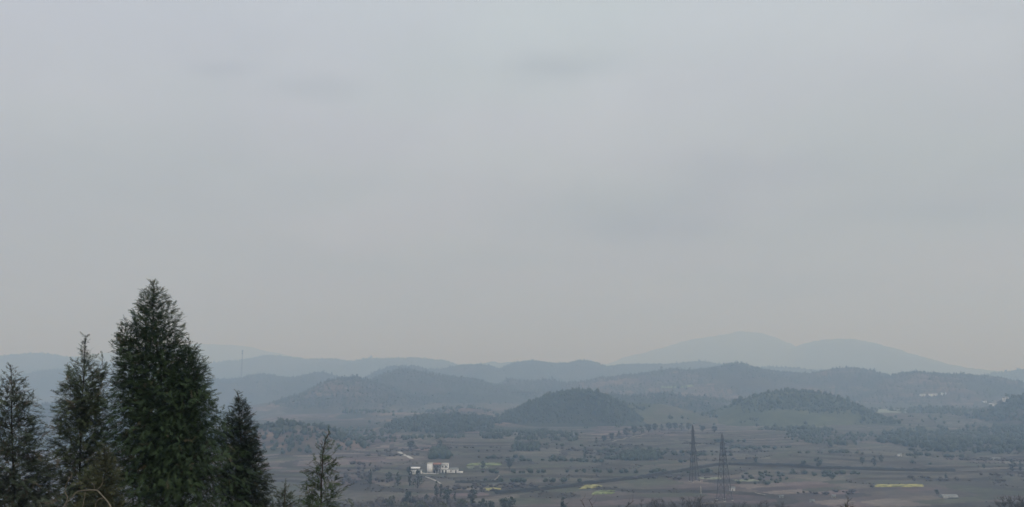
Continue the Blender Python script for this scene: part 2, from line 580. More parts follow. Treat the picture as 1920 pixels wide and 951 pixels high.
def proto_crowns(n, kind, tris):
    """ragged low crowns: a lumpy core and loose leaf clumps; unit height, radius about 0.4"""
    out = []
    for q in range(n):
        rg = np.random.default_rng(100 + q + (0 if kind == 'cone' else 50))
        rings = ((0.08, 0.30), (0.35, 0.36), (0.62, 0.24)) if kind == 'cone' else ((0.15, 0.22), (0.42, 0.42), (0.75, 0.32))
        V, T = [], []
        k = 5
        for zi, ri in rings:
            for j in range(k):
                a = 2 * math.pi * (j + rg.random() * 0.6) / k
                r = ri * rg.uniform(0.6, 1.0)
                V.append((r * math.cos(a), r * math.sin(a), zi + rg.uniform(-0.06, 0.06)))
        V.append((0, 0, 0.86))
        for i in range(2):
            for j in range(k):
                a, b = i * k + j, i * k + (j + 1) % k
                T += [(a, b, b + k), (a, b + k, a + k)]
        for j in range(k):
            T.append((2 * k + j, 2 * k + (j + 1) % k, 3 * k))
        tone = [rg.uniform(0.1, 0.6)] * len(T)
        for _ in range(tris):
            z = rg.uniform(0.12, 0.95)
            if kind == 'cone':
                r = 0.38 * (1 - z) ** 0.75 + 0.02
            else:
                r = 0.46 * math.sqrt(max(0.02, 1 - ((z - 0.5) / 0.5) ** 2))
            a = rg.uniform(0, 2 * math.pi)
            c = np.array([r * math.cos(a), r * math.sin(a), z])
            e = rg.normal(size=(3, 3)) * 0.085
            b = len(V)
            V += [tuple(c + e[0]), tuple(c + e[1]), tuple(c + e[2] + [0, 0, 0.03])]
            T.append((b, b + 1, b + 2))
            tone.append(rg.uniform(0, 1))
        out.append((np.array(V), np.array(T), np.array(tone)))
    return out


CONES = proto_crowns(5, 'cone', 9)
ROUNDS = proto_crowns(5, 'round', 10)


def light_crowns(n):
    """the same for woods kilometres away: a few ragged faces each"""
    out = []
    for q in range(n):
        rg = np.random.default_rng(700 + q)
        k = 4
        V = [(0.38 * rg.uniform(.7, 1) * math.cos(1.57 * j + rg.uniform(-.4, .4)), 0.38 * rg.uniform(.7, 1) * math.sin(1.57 * j + rg.uniform(-.4, .4)), rg.uniform(0.0, 0.45)) for j in range(k)]
        V.append((rg.uniform(-.08, .08), rg.uniform(-.08, .08), rg.uniform(0.8, 1.0)))
        T = [(j, (j + 1) % k, k) for j in range(k)]
        tone = [rg.uniform(0.1, 0.6)] * k
        for _ in range(4):
            a = rg.uniform(0, 6.28)
            z = rg.uniform(0.3, 0.9)
            r = 0.42 * (1 - z) + 0.08
            c = np.array([r * math.cos(a), r * math.sin(a), z])
            e = rg.normal(size=(3, 3)) * 0.13
            b = len(V)
            V += [tuple(c + e[0]), tuple(c + e[1]), tuple(c + e[2])]
            T.append((b, b + 1, b + 2))
            tone.append(rg.uniform(0, 1))
        out.append((np.array(V), np.array(T), np.array(tone)))
    return out


LIGHT = light_crowns(8)


def scatter_mesh(name, pts, hts, protos, wide=1.0, rg=RNG):
    Vs, Ts, Cs, n = [], [], [], 0
    which = rg.integers(0, len(protos), len(pts))
    rot = rg.uniform(0, 2 * math.pi, len(pts))
    for k, (V, T, tone) in enumerate(protos):
        m = which == k
        if not m.any():
            continue
        p, h, a = pts[m], hts[m], rot[m]
        c, s = np.cos(a)[:, None], np.sin(a)[:, None]
        w = (h * wide * rg.uniform(0.8, 1.25, len(h)))[:, None]
        X = (V[None, :, 0] * c - V[None, :, 1] * s) * w + p[:, 0:1]
        Y = (V[None, :, 0] * s + V[None, :, 1] * c) * w + p[:, 1:2]
        Z = V[None, :, 2] * h[:, None] + p[:, 2:3] - 0.1 * h[:, None]
        VV = np.stack([X, Y, Z], -1).reshape(-1, 3)
        TT = (T[None] + (np.arange(len(p)) * len(V))[:, None, None]).reshape(-1, 3) + n
        tn = np.clip(tone[None] * 0.7 + rg.uniform(-0.1, 0.5, len(p))[:, None], 0, 1).reshape(-1)
        Vs.append(VV); Ts.append(TT); Cs.append(np.stack([tn, tn * 0, tn * 0], -1))
        n += len(VV)
    return mesh_from(name, np.concatenate(Vs), np.concatenate(Ts), False, np.concatenate(Cs))


# ------------------------------------------------------------------ hills


SURFS = []


def land_z(x, y):
    z = ground_z(x, y)
    for f in SURFS:
        z = np.maximum(z, f(np.asarray(x, float), np.asarray(y, float)))
    return z


def smooth_profile(xs, x0, z0, passes):
    z = np.interp(xs, x0, z0)
    for _ in range(passes):
        z[1:-1] = 0.25 * z[:-2] + 0.5 * z[1:-1] + 0.25 * z[2:]
    return z


def hill(label, D, pts, front, back, tree=0.0, dens=0.0, cover=0.5, tone=((0.066, 0.060, 0.048), (0.046, 0.052, 0.038)), cone=0.6,
         seed=1, bump=3.0, name='hill', mat='hill', fields=False, forest_label=None, zmin=-6.0, wide=1.0, minz=None, tree_mat='forest'):
    """a mound whose crest follows the skyline given in pixels at distance D; its own woods grow on it"""
    pts = np.array(pts, float)
    W = np.array([at(px, py, D) for px, py in pts])
    cut = tree * 0.75 * (1 if cover > 0.4 else 0.4)
    x0, z0 = W[:, 0], np.maximum(W[:, 2] - cut, zmin)
    span = x0[-1] - x0[0]
    x0 = np.concatenate([[x0[0] - 0.16 * span - 0.3 * front], x0, [x0[-1] + 0.16 * span + 0.3 * front]])
    z0 = np.concatenate([[zmin], z0, [zmin]])
    nx = int(np.clip(span / (D * 0.0035), 50, 150))
    xs = np.linspace(x0[0], x0[-1], nx)
    P = smooth_profile(xs, x0, z0, 1)
    if D > 1500:
        P = P + (fbm(xs / (D * 0.022), xs * 0 + seed * 3.7, seed + 70, 3) - 0.5) * D * (0.0052 if D < 6000 else 0.0022) * sstep(zmin, zmin + 20, P)
        P = P + (fbm(xs / (D * 0.009), xs * 0 + seed * 1.3, seed + 80, 2) - 0.5) * D * (0.0022 if D < 6000 else 0.0008) * sstep(zmin, zmin + 20, P)
    nv = 34
    tv = np.concatenate([np.linspace(-1, 0, nv, endpoint=False), np.linspace(0, 1, nv // 2)])

    def height(x, t, yw):
        p = np.interp(x, xs, P)
        tt = t
        g = np.where(tt < 0, (1 - np.abs(tt) ** 1.7) ** 1.35, (1 - tt ** 2) ** 1.3)
        spur = 1 + 0.30 * (fbm(x / (front * 0.45), yw / (front * 0.7), seed + 3, 3) - 0.5) * 4 * np.abs(tt) * (1 - np.abs(tt)) * 2
        return zmin + (p - zmin) * np.clip(g * spur, 0, 1.0) + (fbm(x / 60, yw / 60, seed, 3) - 0.5) * bump * np.clip(g * 2, 0, 1)

    def crest_y(x):
        return D + (fbm(x / (front * 0.8), x * 0 + seed, seed, 2) - 0.5) * front * 0.2

    def surf(x, y):
        c = crest_y(x)
        t = np.where(y < c, (y - c) / front, (y - c) / back)
        z = height(x, np.clip(t, -1, 1), y)
        return np.where((np.abs(t) < 1) & (x > xs[0]) & (x < xs[-1]), z, -99.0)
    if D < 3500:
        SURFS.append(surf)
    X, T = np.meshgrid(xs, tv, indexing='ij')
    Yw = crest_y(X) + np.where(T < 0, T * front, T * back)
    Z = height(X, T, Yw)
    V = np.stack([X, Yw, Z], -1).reshape(-1, 3)
    nt = len(tv)
    i = np.arange(nx - 1)[:, None] * nt + np.arange(nt - 1)[None]
    Q = np.stack([i, i + nt, i + nt + 1, i + 1], -1).reshape(-1, 4)
    C = V[Q].mean(1)
    k = sstep(0.4, 0.62, fbm(C[:, 0] / (front * 0.3), C[:, 1] / (front * 0.25), seed + 9, 3))[:, None]
    col = np.array(tone[0]) * k + np.array(tone[1]) * (1 - k)
    if fields:      # ploughed and fallow terraces in level strips round the slope
        lev = np.floor(C[:, 2] / 3.2 + 1.5 * vnoise(C[:, 0] / 90, C[:, 1] / 90, seed))
        pid = _hash(np.floor(C[:, 0] / 60 + lev * 0.37), lev, seed + 20)
        pal = np.array([(0.17, 0.125, 0.10), (0.21, 0.155, 0.12), (0.10, 0.09, 0.08), (0.13, 0.105, 0.09), (0.085, 0.09, 0.06)]) * (0.85 if D < 1000 else 0.8)
        pc = pal[(pid * 5).astype(int) % 5]
        w = sstep(0.42, 0.52, fbm(C[:, 0] / (front * 0.5), C[:, 1] / (front * 0.5), seed + 31, 2))[:, None]
        col = col * (1 - w) + pc * w
    me = mesh_from(name, V, Q, True, col)
    o = obj(name, me, M[mat], label=label, category=name, kind='structure')
    if dens and tree:
        n = int(min(12000, dens * (xs[-1] - xs[0]) * front * 1.25))
        rg = np.random.default_rng(seed + 500)
        x = rg.uniform(xs[0], xs[-1], n)
        t = rg.uniform(-0.97, 0.25, n)
        yw = crest_y(x) + np.where(t < 0, t * front, t * back)
        z = height(x, t, yw)
        # a wood where the noise says so, always denser along the crest
        mask = fbm(x / (front * 0.55) + 7, yw / (front * 0.40), seed + 60, 3) + 0.14 * (1 - np.abs(t)) - 0.07 + 0.06 * rg.uniform(-1, 1, n)
        keep = (mask > 1 - cover) & (z > (1.0 if minz is None else minz))
        p = np.stack([x, yw, z], -1)[keep]
        if len(p):
            h = tree * np.clip(rg.lognormal(-0.12, 0.34, len(p)), 0.4, 1.9) * np.where(rg.random(len(p)) < 0.06, 1.5, 1.0)
            iscone = rg.random(len(p)) < cone
            protos = CONES if cone > 0.5 else ROUNDS
            me = scatter_mesh('forest', p, h, LIGHT if D > 1500 else (CONES * int(round(cone * 4)) + ROUNDS * int(round((1 - cone) * 4))), wide, rg)
            obj('forest', me, M[tree_mat], label=forest_label or ('woodland on the ' + label), category='forest', kind='stuff')
    return o


def build_far():
    G = dict(mat='mountain', name='mountain', bump=40.0)
    hill('taller of two faint far mountains on the right skyline', 8000,
         [(1120, 690), (1180, 669), (1220, 661), (1260, 648), (1300, 637), (1340, 631), (1380, 624), (1410, 624), (1437, 633), (1462, 652), (1485, 666), (1540, 682), (1660, 702)],
         1700, 1500, seed=3, **G)
    hill('lower rounded far mountain right of the tallest one', 6600,
         [(1400, 702), (1450, 686), (1480, 664), (1505, 649), (1530, 640), (1555, 636), (1590, 641), (1640, 657), (1700, 675), (1750, 688), (1810, 695), (1900, 700)],
         1700, 1500, seed=5, **G)
    hill('faintest far mountain behind the tall conifer and mast', 8200,
         [(100, 688), (170, 668), (230, 658), (310, 650), (390, 645), (440, 648), (490, 658), (530, 669), (580, 679), (660, 692)],
         1700, 1500, seed=7, **G)
    hill('small pale far knoll between two wooded hills at centre', 5600,
         [(860, 694), (900, 685), (930, 679), (955, 680), (985, 687), (1020, 694)], 900, 800, seed=8, **G)
    hill('long pale ridge behind the mast', 4700,
         [(330, 684), (390, 678), (430, 679), (455, 676), (480, 669), (500, 666), (522, 668), (550, 674), (600, 674), (660, 677), (700, 675), (740, 671), (780, 669), (812, 673), (850, 680), (890, 684), (960, 692)],
         900, 900, 8, 0.003, 0.9, seed=10, name='ridge', forest_label='hazy treetops along the long pale ridge behind the mast')
    hill('pale blue ridge at the left edge of the skyline', 4400,
         [(-120, 675), (-40, 671), (0, 668), (30, 665), (60, 660), (85, 661), (108, 667), (130, 670), (170, 674), (220, 679), (300, 688)],
         800, 800, 8, 0.003, 0.9, seed=12, name='ridge', forest_label='hazy treetops on the pale blue ridge at the left edge')
    hill('far right ridge cut by the edge of the picture', 3500,
         [(1800, 716), (1840, 708), (1870, 700), (1895, 694), (1920, 691), (1980, 688), (2060, 694)], 500, 500, 11, 0.004, 0.9, seed=13, name='ridge',
         forest_label='woods on the far right ridge at the picture edge')


def build_hills():
    hill('blue wooded ridge behind the sparse conifer at left', 3200,
         [(-120, 716), (-40, 711), (0, 709), (45, 708), (70, 700), (100, 694), (125, 691), (150, 696), (200, 703), (280, 708), (400, 715)],
         560, 500, 7, 0.006, 0.85, seed=14, zmin=-70, name='ridge', forest_label='treetops on the blue ridge behind the sparse conifer')
    hill('low ridge that carries the lattice mast', 2700,
         [(300, 716), (360, 711), (400, 708), (450, 709), (470, 705), (485, 699), (500, 700), (520, 707), (540, 709), (560, 703), (590, 698), (612, 698), (632, 704), (650, 714), (690, 730)],
         560, 420, 6, 0.009, 0.9, seed=15, zmin=-70, name='ridge', forest_label='woods along the low ridge of the lattice mast')
    hill('steep wooded knoll on the skyline left of centre', 2850,
         [(670, 716), (690, 706), (702, 697), (716, 689), (736, 683), (770, 683), (792, 689), (820, 700), (860, 716)], 300, 300, 6, 0.011, 0.9, seed=16,
         forest_label='woods on the steep skyline knoll left of centre')
    hill('long wooded hill right of the skyline knoll', 3300,
         [(760, 702), (800, 691), (845, 689), (878, 684), (900, 684), (930, 690), (960, 698), (1000, 712)], 330, 300, 6, 0.010, 0.9, seed=17,
         forest_label='woods on the long hill right of the skyline knoll')
    hill('twin topped wooded hill at the centre of the skyline', 3450,
         [(900, 706), (940, 690), (960, 682), (985, 674), (1005, 672), (1030, 677), (1060, 678), (1090, 675), (1115, 677), (1140, 685), (1175, 694), (1220, 706)], 420, 400, 6.5, 0.009, 0.9, seed=18,
         forest_label='woods on the twin topped skyline hill')
    hill('bushy plateau behind the right hand ridge', 3600,
         [(1080, 702), (1120, 690), (1165, 684), (1230, 683), (1280, 680), (1322, 675), (1342, 680), (1400, 690), (1450, 689), (1500, 690), (1545, 694), (1600, 704)], 380, 350, 6.5, 0.008, 0.8, seed=19, cone=0.3,
         forest_label='scattered trees along the plateau behind the right ridge')
    hill('low dark ridge below the twin topped hill', 2450,
         [(880, 730), (925, 722), (950, 714), (980, 711), (1040, 712), (1080, 716), (1115, 723), (1160, 732)], 260, 240, 6, 0.011, 0.66, seed=20, name='ridge',
         forest_label='woods on the low dark ridge below the twin topped hill')
    hill('broad dark ridge with a rounded summit on the right', 2300,
         [(1060, 722), (1100, 712), (1120, 708), (1160, 703), (1200, 698), (1250, 694), (1300, 691), (1332, 690), (1350, 684), (1370, 678), (1392, 680), (1420, 687), (1440, 692), (1480, 697), (1520, 698), (1540, 692), (1560, 687), (1600, 689), (1630, 695), (1660, 705), (1700, 718)],
         430, 380, 6, 0.011, 0.68, seed=21, name='ridge', forest_label='woods along the broad dark ridge on the right', fields=True)
    hill('long ridge descending towards the right picture edge', 2100,
         [(1600, 722), (1650, 708), (1680, 698), (1710, 695), (1760, 699), (1810, 702), (1850, 704), (1890, 712), (1925, 722), (1990, 738)], 330, 300, 6, 0.011, 0.72, seed=22, name='ridge',
         forest_label='woods on the long ridge descending to the right edge', fields=True)
    hill('hump shaped wooded hill behind the large brown slope', 2150,
         [(640, 728), (690, 712), (710, 699), (740, 691), (765, 691), (790, 694), (830, 702), (870, 710), (905, 716), (940, 724), (985, 738)],
         330, 350, 6, 0.014, 0.66, seed=33, forest_label='patchy woods on the hump shaped hill at left')
    hill('brown and wooded hill in the left middle distance', 1850,
         [(520, 752), (570, 738), (590, 725), (612, 714), (640, 709), (675, 709), (705, 716), (740, 728), (780, 742), (830, 752)],
         400, 350, 6, 0.014, 0.66, seed=23, zmin=-40, fields=True, forest_label='patchy woods on the brown hill at left')
    hill('low wooded swell at the foot of the brown hill', 1480,
         [(560, 792), (610, 776), (660, 766), (720, 768), (780, 772), (840, 764), (890, 762), (930, 774), (970, 792)],
         140, 160, 5.5, 0.016, 0.58, seed=34, fields=True, zmin=-20, forest_label='woods on the low swell below the brown hill')
    hill('long dark wooded slope above the farm fields, left of centre', 1180,
         [(600, 818), (650, 804), (700, 796), (745, 786), (790, 779), (840, 776), (890, 780), (940, 790), (990, 797), (1040, 796), (1080, 803), (1120, 818)],
         270, 160, 5.5, 0.030, 0.80, seed=35, name='slope', zmin=-3, minz=2.0, fields=True, forest_label='dark woods on the long slope above the farm fields')
    hill('low green ridge behind the lone pine hill', 1680,
         [(1060, 768), (1100, 750), (1150, 739), (1200, 740), (1250, 735), (1300, 742), (1350, 748), (1420, 752), (1480, 768)],
         260, 200, 6, 0.016, 0.6, seed=36, zmin=-3, name='ridge', fields=True, forest_label='tree clumps on the low green ridge behind the pine hill')
    hill('low field covered ridge right of the rounded green hill', 1480,
         [(1580, 792), (1640, 777), (1700, 767), (1760, 763), (1830, 767), (1890, 770), (1950, 780), (2010, 792)],
         240, 180, 6, 0.016, 0.56, seed=37, zmin=-3, name='ridge', fields=True, forest_label='tree clumps on the field covered ridge at right')
    hill('small brown rise left of the greenhouse on the right terraces', 690,
         [(1590, 884), (1630, 872), (1670, 864), (1710, 863), (1750, 870), (1790, 884)],
         45, 60, 3, 0.02, 0.3, seed=38, name='rise', bump=1.0, zmin=-4, tone=((0.10, 0.084, 0.076), (0.085, 0.075, 0.066)), forest_label='few bushes on the small brown rise')
    hill('low dark swell in the valley below the green hill', 1050,
         [(1330, 820), (1380, 808), (1440, 802), (1500, 800), (1570, 803), (1640, 810), (1690, 820)],
         170, 130, 5.5, 0.024, 0.62, seed=39, name='swell', zmin=-2, tone=((0.085, 0.088, 0.06), (0.075, 0.07, 0.058)), forest_label='woods on the low dark swell below the green hill')
    hill('blue wooded hill seen between the left conifers', 1750,
         [(-150, 780), (-60, 768), (0, 764), (55, 760), (90, 757), (130, 762), (200, 764), (280, 768), (360, 772), (430, 770), (480, 778), (540, 790)], 420, 300, 7.5, 0.010, 0.9, seed=24, zmin=-75, minz=-60,
         forest_label='dense woods on the blue hill between the left conifers')
    hill('dark pine covered hill alone in the middle of the valley', 1260,
         [(905, 797), (930, 784), (952, 771), (974, 760), (1002, 748), (1040, 737), (1080, 731), (1112, 732), (1136, 739), (1154, 748), (1172, 760), (1194, 777), (1215, 797)], 80, 150, 5.5, 0.075, 0.98, seed=25, cone=0.75,
         tone=((0.05, 0.055, 0.04), (0.04, 0.045, 0.03)), forest_label='dense dark pines covering the lone valley hill', wide=0.9)
    hill('grassy spur running right from the dark pine hill', 1330,
         [(1120, 772), (1160, 757), (1200, 755), (1250, 758), (1300, 768), (1350, 780)], 120, 160, 6, 0.008, 0.40, seed=26, name='spur', cone=0.2,
         tone=((0.095, 0.09, 0.062), (0.075, 0.082, 0.05)), forest_label='few trees on the grassy spur beside the pine hill')
    hill('rounded green hill with treed crest on the right', 1300,
         [(1318, 796), (1345, 772), (1380, 756), (1410, 742), (1440, 733), (1480, 729), (1520, 731), (1560, 736), (1600, 752), (1632, 772), (1655, 796)], 150, 190, 5.2, 0.034, 0.60, seed=27, cone=0.4,
         tone=((0.082, 0.09, 0.052), (0.06, 0.072, 0.042)), forest_label='trees crowning the rounded green hill on the right')
    hill('small wooded slope at the right picture edge', 1280,
         [(1820, 785), (1855, 768), (1890, 753), (1920, 739), (1970, 728), (2040, 740)], 130, 160, 8, 0.02, 0.8, seed=28, name='slope',
         forest_label='woods on the small slope at the right edge')
    hill('terraced ochre hill with wooded crest beside small conifer', 840,
         [(380, 812), (440, 802), (480, 794), (520, 786), (560, 788), (600, 793), (635, 806), (670, 821), (705, 836), (740, 850)], 130, 110, 5.0, 0.034, 0.60, seed=29, zmin=-40, fields=True, cone=0.35,
         tone=((0.115, 0.092, 0.075), (0.08, 0.07, 0.055)), forest_label='trees over the terraced ochre hill at left')


# ------------------------------------------------------------------ woods on the valley floor


def wood(label, corners, dens, tree, cone=0.4, mat='forest', seed=1, thr=0.35, wide=1.0, name='forest', sc=45.0, banks=False, stretch=1.0):
    """trees over a patch of valley whose corners on the ground are given as pixels"""
    poly = np.array([on_level(px, py)[:2] for px, py in corners])
    lo, hi = poly.min(0), poly.max(0)
    rg = np.random.default_rng(seed)
    n = int(min(16000, dens * (hi[0] - lo[0]) * (hi[1] - lo[1])))
    x = rg.uniform(lo[0], hi[0], n); y = rg.uniform(lo[1], hi[1], n)
    ins = np.zeros(n, bool)
    j = len(poly) - 1
    for i in range(len(poly)):
        (xi, yi), (xj, yj) = poly[i], poly[j]
        c = ((yi > y) != (yj > y)) & (x < (xj - xi) * (y - yi) / (yj - yi + 1e-9) + xi)
        ins ^= c
        j = i
    keep = ins & (fbm(x / (sc * stretch), y / sc, seed + 5, 2) > thr)
    if banks:
        q = ground_parts(x, y)[1] / TSTEP
        q = q - np.floor(q)
        keep &= (q > 0.70) | (rg.random(n) < 0.012)
    p = np.stack([x, y, ground_z(x, y)], -1)[keep]
    h = tree * rg.uniform(0.55, 1.3, len(p))
    protos = CONES * int(round(cone * 4)) + ROUNDS * int(round((1 - cone) * 4))
    me = scatter_mesh(name, p, h, protos, wide, rg)
    return obj(name, me, M[mat], label=label, category='scrub' if name == 'scrub' else 'forest', kind='stuff')


def build_woods():
    wood('dark valley wood at the foot of the long slope, left of centre', [(600, 812), (700, 834), (860, 830), (960, 816), (960, 800), (840, 796), (700, 796), (600, 800)], 0.013, 5.5, 0.5, seed=41, thr=0.44, sc=70.0)
    wood('dark valley wood in front of the lone pine hill', [(900, 822), (960, 836), (1080, 832), (1095, 812), (1000, 804), (900, 806)], 0.016, 5.5, 0.5, seed=42, thr=0.42)
    wood('dark wood in the valley below the rounded green hill', [(1470, 826), (1560, 838), (1650, 832), (1650, 812), (1560, 810), (1480, 812)], 0.014, 5.5, 0.3, seed=44, thr=0.42)
    wood('wide dark wood in the valley at the right edge', [(1640, 828), (1760, 848), (1980, 866), (2050, 830), (1960, 800), (1760, 800), (1660, 804)], 0.014, 7.5, 0.3, seed=43, thr=0.36)
    wood('teal copse of low trees right of the nearer pylon', [(1385, 907), (1480, 911), (1570, 902), (1560, 886), (1470, 884), (1392, 888)], 0.022, 2.6, 0.2, seed=45, thr=0.30, wide=1.5)
    wood('dark square copse above the twin pylons on the left', [(1166, 866), (1236, 866), (1236, 852), (1168, 852)], 0.06, 6.5, 0.4, seed=46, thr=0.1)
    wood('small dark copse right of the brown mound above the farm', [(960, 851), (1012, 851), (1010, 842), (965, 842)], 0.07, 6, 0.3, seed=47, thr=0.1)
    wood('small dark copse on top of the brown mound above the farm', [(905, 831), (942, 831), (940, 826), (908, 826)], 0.06, 6, 0.3, seed=48, thr=0.1)
    wood('dark green copse left of the brown mound above the farm', [(806, 866), (842, 866), (838, 852), (812, 852)], 0.08, 8, 0.6, seed=49, thr=0.1)
    wood('purple brown leafless thicket on the slope below the farm', [(640, 960), (700, 938), (800, 936), (905, 948), (900, 975), (640, 985)], 0.05, 4.2, 0.1, 'brownwood', 50, 0.30, 1.2)
    wood('leafless orchard between the ochre hill and the farm', [(640, 905), (740, 905), (760, 885), (660, 872)], 0.02, 3.4, 0.1, 'brownwood', 51, 0.45, 1.2)
    wood('low hedge scrub scattered over the brown terraces', [(560, 940), (1930, 945), (2000, 850), (1700, 838), (1250, 815), (860, 835), (640, 850)], 0.035, 1.1, 0.1, 'brownwood', 52, 0.50, 2.0, 'scrub', 40.0, True)
    wood('sparse trees dotted over the far valley fields', [(680, 800), (1930, 800), (1990, 752), (1400, 748), (700, 752)], 0.0018, 6, 0.3, seed=53, thr=0.56)
    wood('clumps of low trees among the terraces from centre to right', [(880, 905), (1930, 905), (1990, 846), (1250, 826), (900, 838)], 0.026, 3.8, 0.2, 'forest', 55, 0.765, 1.6, sc=22.0, stretch=6.0)
    wood('leafless purple thickets among the terraces', [(640, 925), (1930, 930), (1990, 850), (1250, 830), (660, 850)], 0.03, 2.4, 0.1, 'brownwood', 56, 0.73, 2.0, sc=18.0, stretch=6.0)


build_ground()
build_far()
build_hills()
build_woods()

# ------------------------------------------------------------------ banks, fields, paths, water


def ribbon(name, mat, pix, width, lift, thick, label, category, kind, rough=0.0, level=None):
    """a strip that follows the ground through the given pixels"""
    P = [on_ground(px, py) for px, py in pix]
    P = np.array(P)
    s = np.concatenate([[0], np.cumsum(np.linalg.norm(np.diff(P[:, :2], axis=0), axis=1))])
    n = max(8, int(s[-1] / 3))
    u = np.linspace(0, s[-1], n)
    x, y = np.interp(u, s, P[:, 0]), np.interp(u, s, P[:, 1])
    for _ in range(3):
        x[1:-1] = (x[:-2] + 2 * x[1:-1] + x[2:]) / 4; y[1:-1] = (y[:-2] + 2 * y[1:-1] + y[2:]) / 4
    dx, dy = np.gradient(x), np.gradient(y)
    L = np.hypot(dx, dy); nx, ny = -dy / L, dx / L
    rg = np.random.default_rng(int(pix[0][0]))
    V = []
    prof = ((-1.0, -0.3), (-0.55, 1.0), (0.55, 1.0), (1.0, -0.3)) if thick > 0.3 else ((-1, -0.5), (-0.98, 1), (0.98, 1), (1, -0.5))
    for k, (a, b) in enumerate(prof):
        w = a * width / 2 * (1 + rough * rg.uniform(-0.5, 0.5, n))
        xx, yy = x + nx * w, y + ny * w
        zc = land_z(x, y) if thick <= 0.3 and level is None else land_z(xx, yy)
        zz = zc + lift + b * thick * (1 + rough * rg.uniform(-0.5, 0.5, n))
        V.append(np.stack([xx, yy, zz], -1))
    V = np.stack(V, 1).reshape(-1, 3)
    i = np.arange(n - 1)[:, None] * 4 + np.arange(3)[None]
    Q = np.stack([i, i + 4, i + 5, i + 1], -1).reshape(-1, 4)
    Q = np.concatenate([Q, [[0, 1, 2, 3]], [[(n - 1) * 4 + 3, (n - 1) * 4 + 2, (n - 1) * 4 + 1, (n - 1) * 4]]])
    me = mesh_from(name, V, Q)
    return obj(name, me, M[mat], label=label, category=category, kind=kind), np.stack([x, y], -1)


def hedge(pts, hgt, dens, label, seed):
    rg = np.random.default_rng(seed)
    L = np.linalg.norm(np.diff(pts, axis=0), axis=1).sum()
    n = int(L * dens)
    u = rg.uniform(0, len(pts) - 1, n)
    x = np.interp(u, np.arange(len(pts)), pts[:, 0]) + rg.normal(0, 0.45, n)
    y = np.interp(u, np.arange(len(pts)), pts[:, 1]) + rg.normal(0, 0.45, n)
    h = hgt * rg.uniform(0.5, 1.4, n)
    me = scatter_mesh('hedge', np.stack([x, y, land_z(x, y)], -1), h, ROUNDS, 1.3, rg)
    return obj('hedge', me, M['scrub'], label=label, category='hedge', kind='stuff')


def field(pix, mat, hgt, label):
    """a standing crop: a low uneven slab over the parcel whose corners are given as pixels (order: round the edge)"""
    c = np.array([on_ground(px, py) for px, py in pix])
    n = 16
    g = np.linspace(0, 1, n)
    U, W = np.meshgrid(g, g, indexing='ij')
    B = (c[0] * ((1 - U) * (1 - W))[..., None] + c[1] * (U * (1 - W))[..., None] + c[2] * (U * W)[..., None] + c[3] * ((1 - U) * W)[..., None])
    B = B + ((np.stack([vnoise(U * 9 + c[0][0], W * 6, 3), vnoise(U * 9, W * 6 + c[0][0], 4), U * 0], -1) - 0.5) * np.array([7, 3.5, 0]))
    edge = np.minimum(np.minimum(U, 1 - U), np.minimum(W, 1 - W)) < 1e-6
    zt = land_z(B[..., 0], B[..., 1]) + np.where(edge, -0.3, hgt * (0.8 + 0.4 * vnoise(U * 20, W * 20, 9)))
    V = np.stack([B[..., 0], B[..., 1], zt], -1).reshape(-1, 3)
    i = np.arange(n - 1)[:, None] * n + np.arange(n - 1)[None]
    Q = np.stack([i, i + n, i + n + 1, i + 1], -1).reshape(-1, 4)
    obj('crop_field', mesh_from('crop_field', V, Q), M[mat], label=label, category='field', kind='stuff')


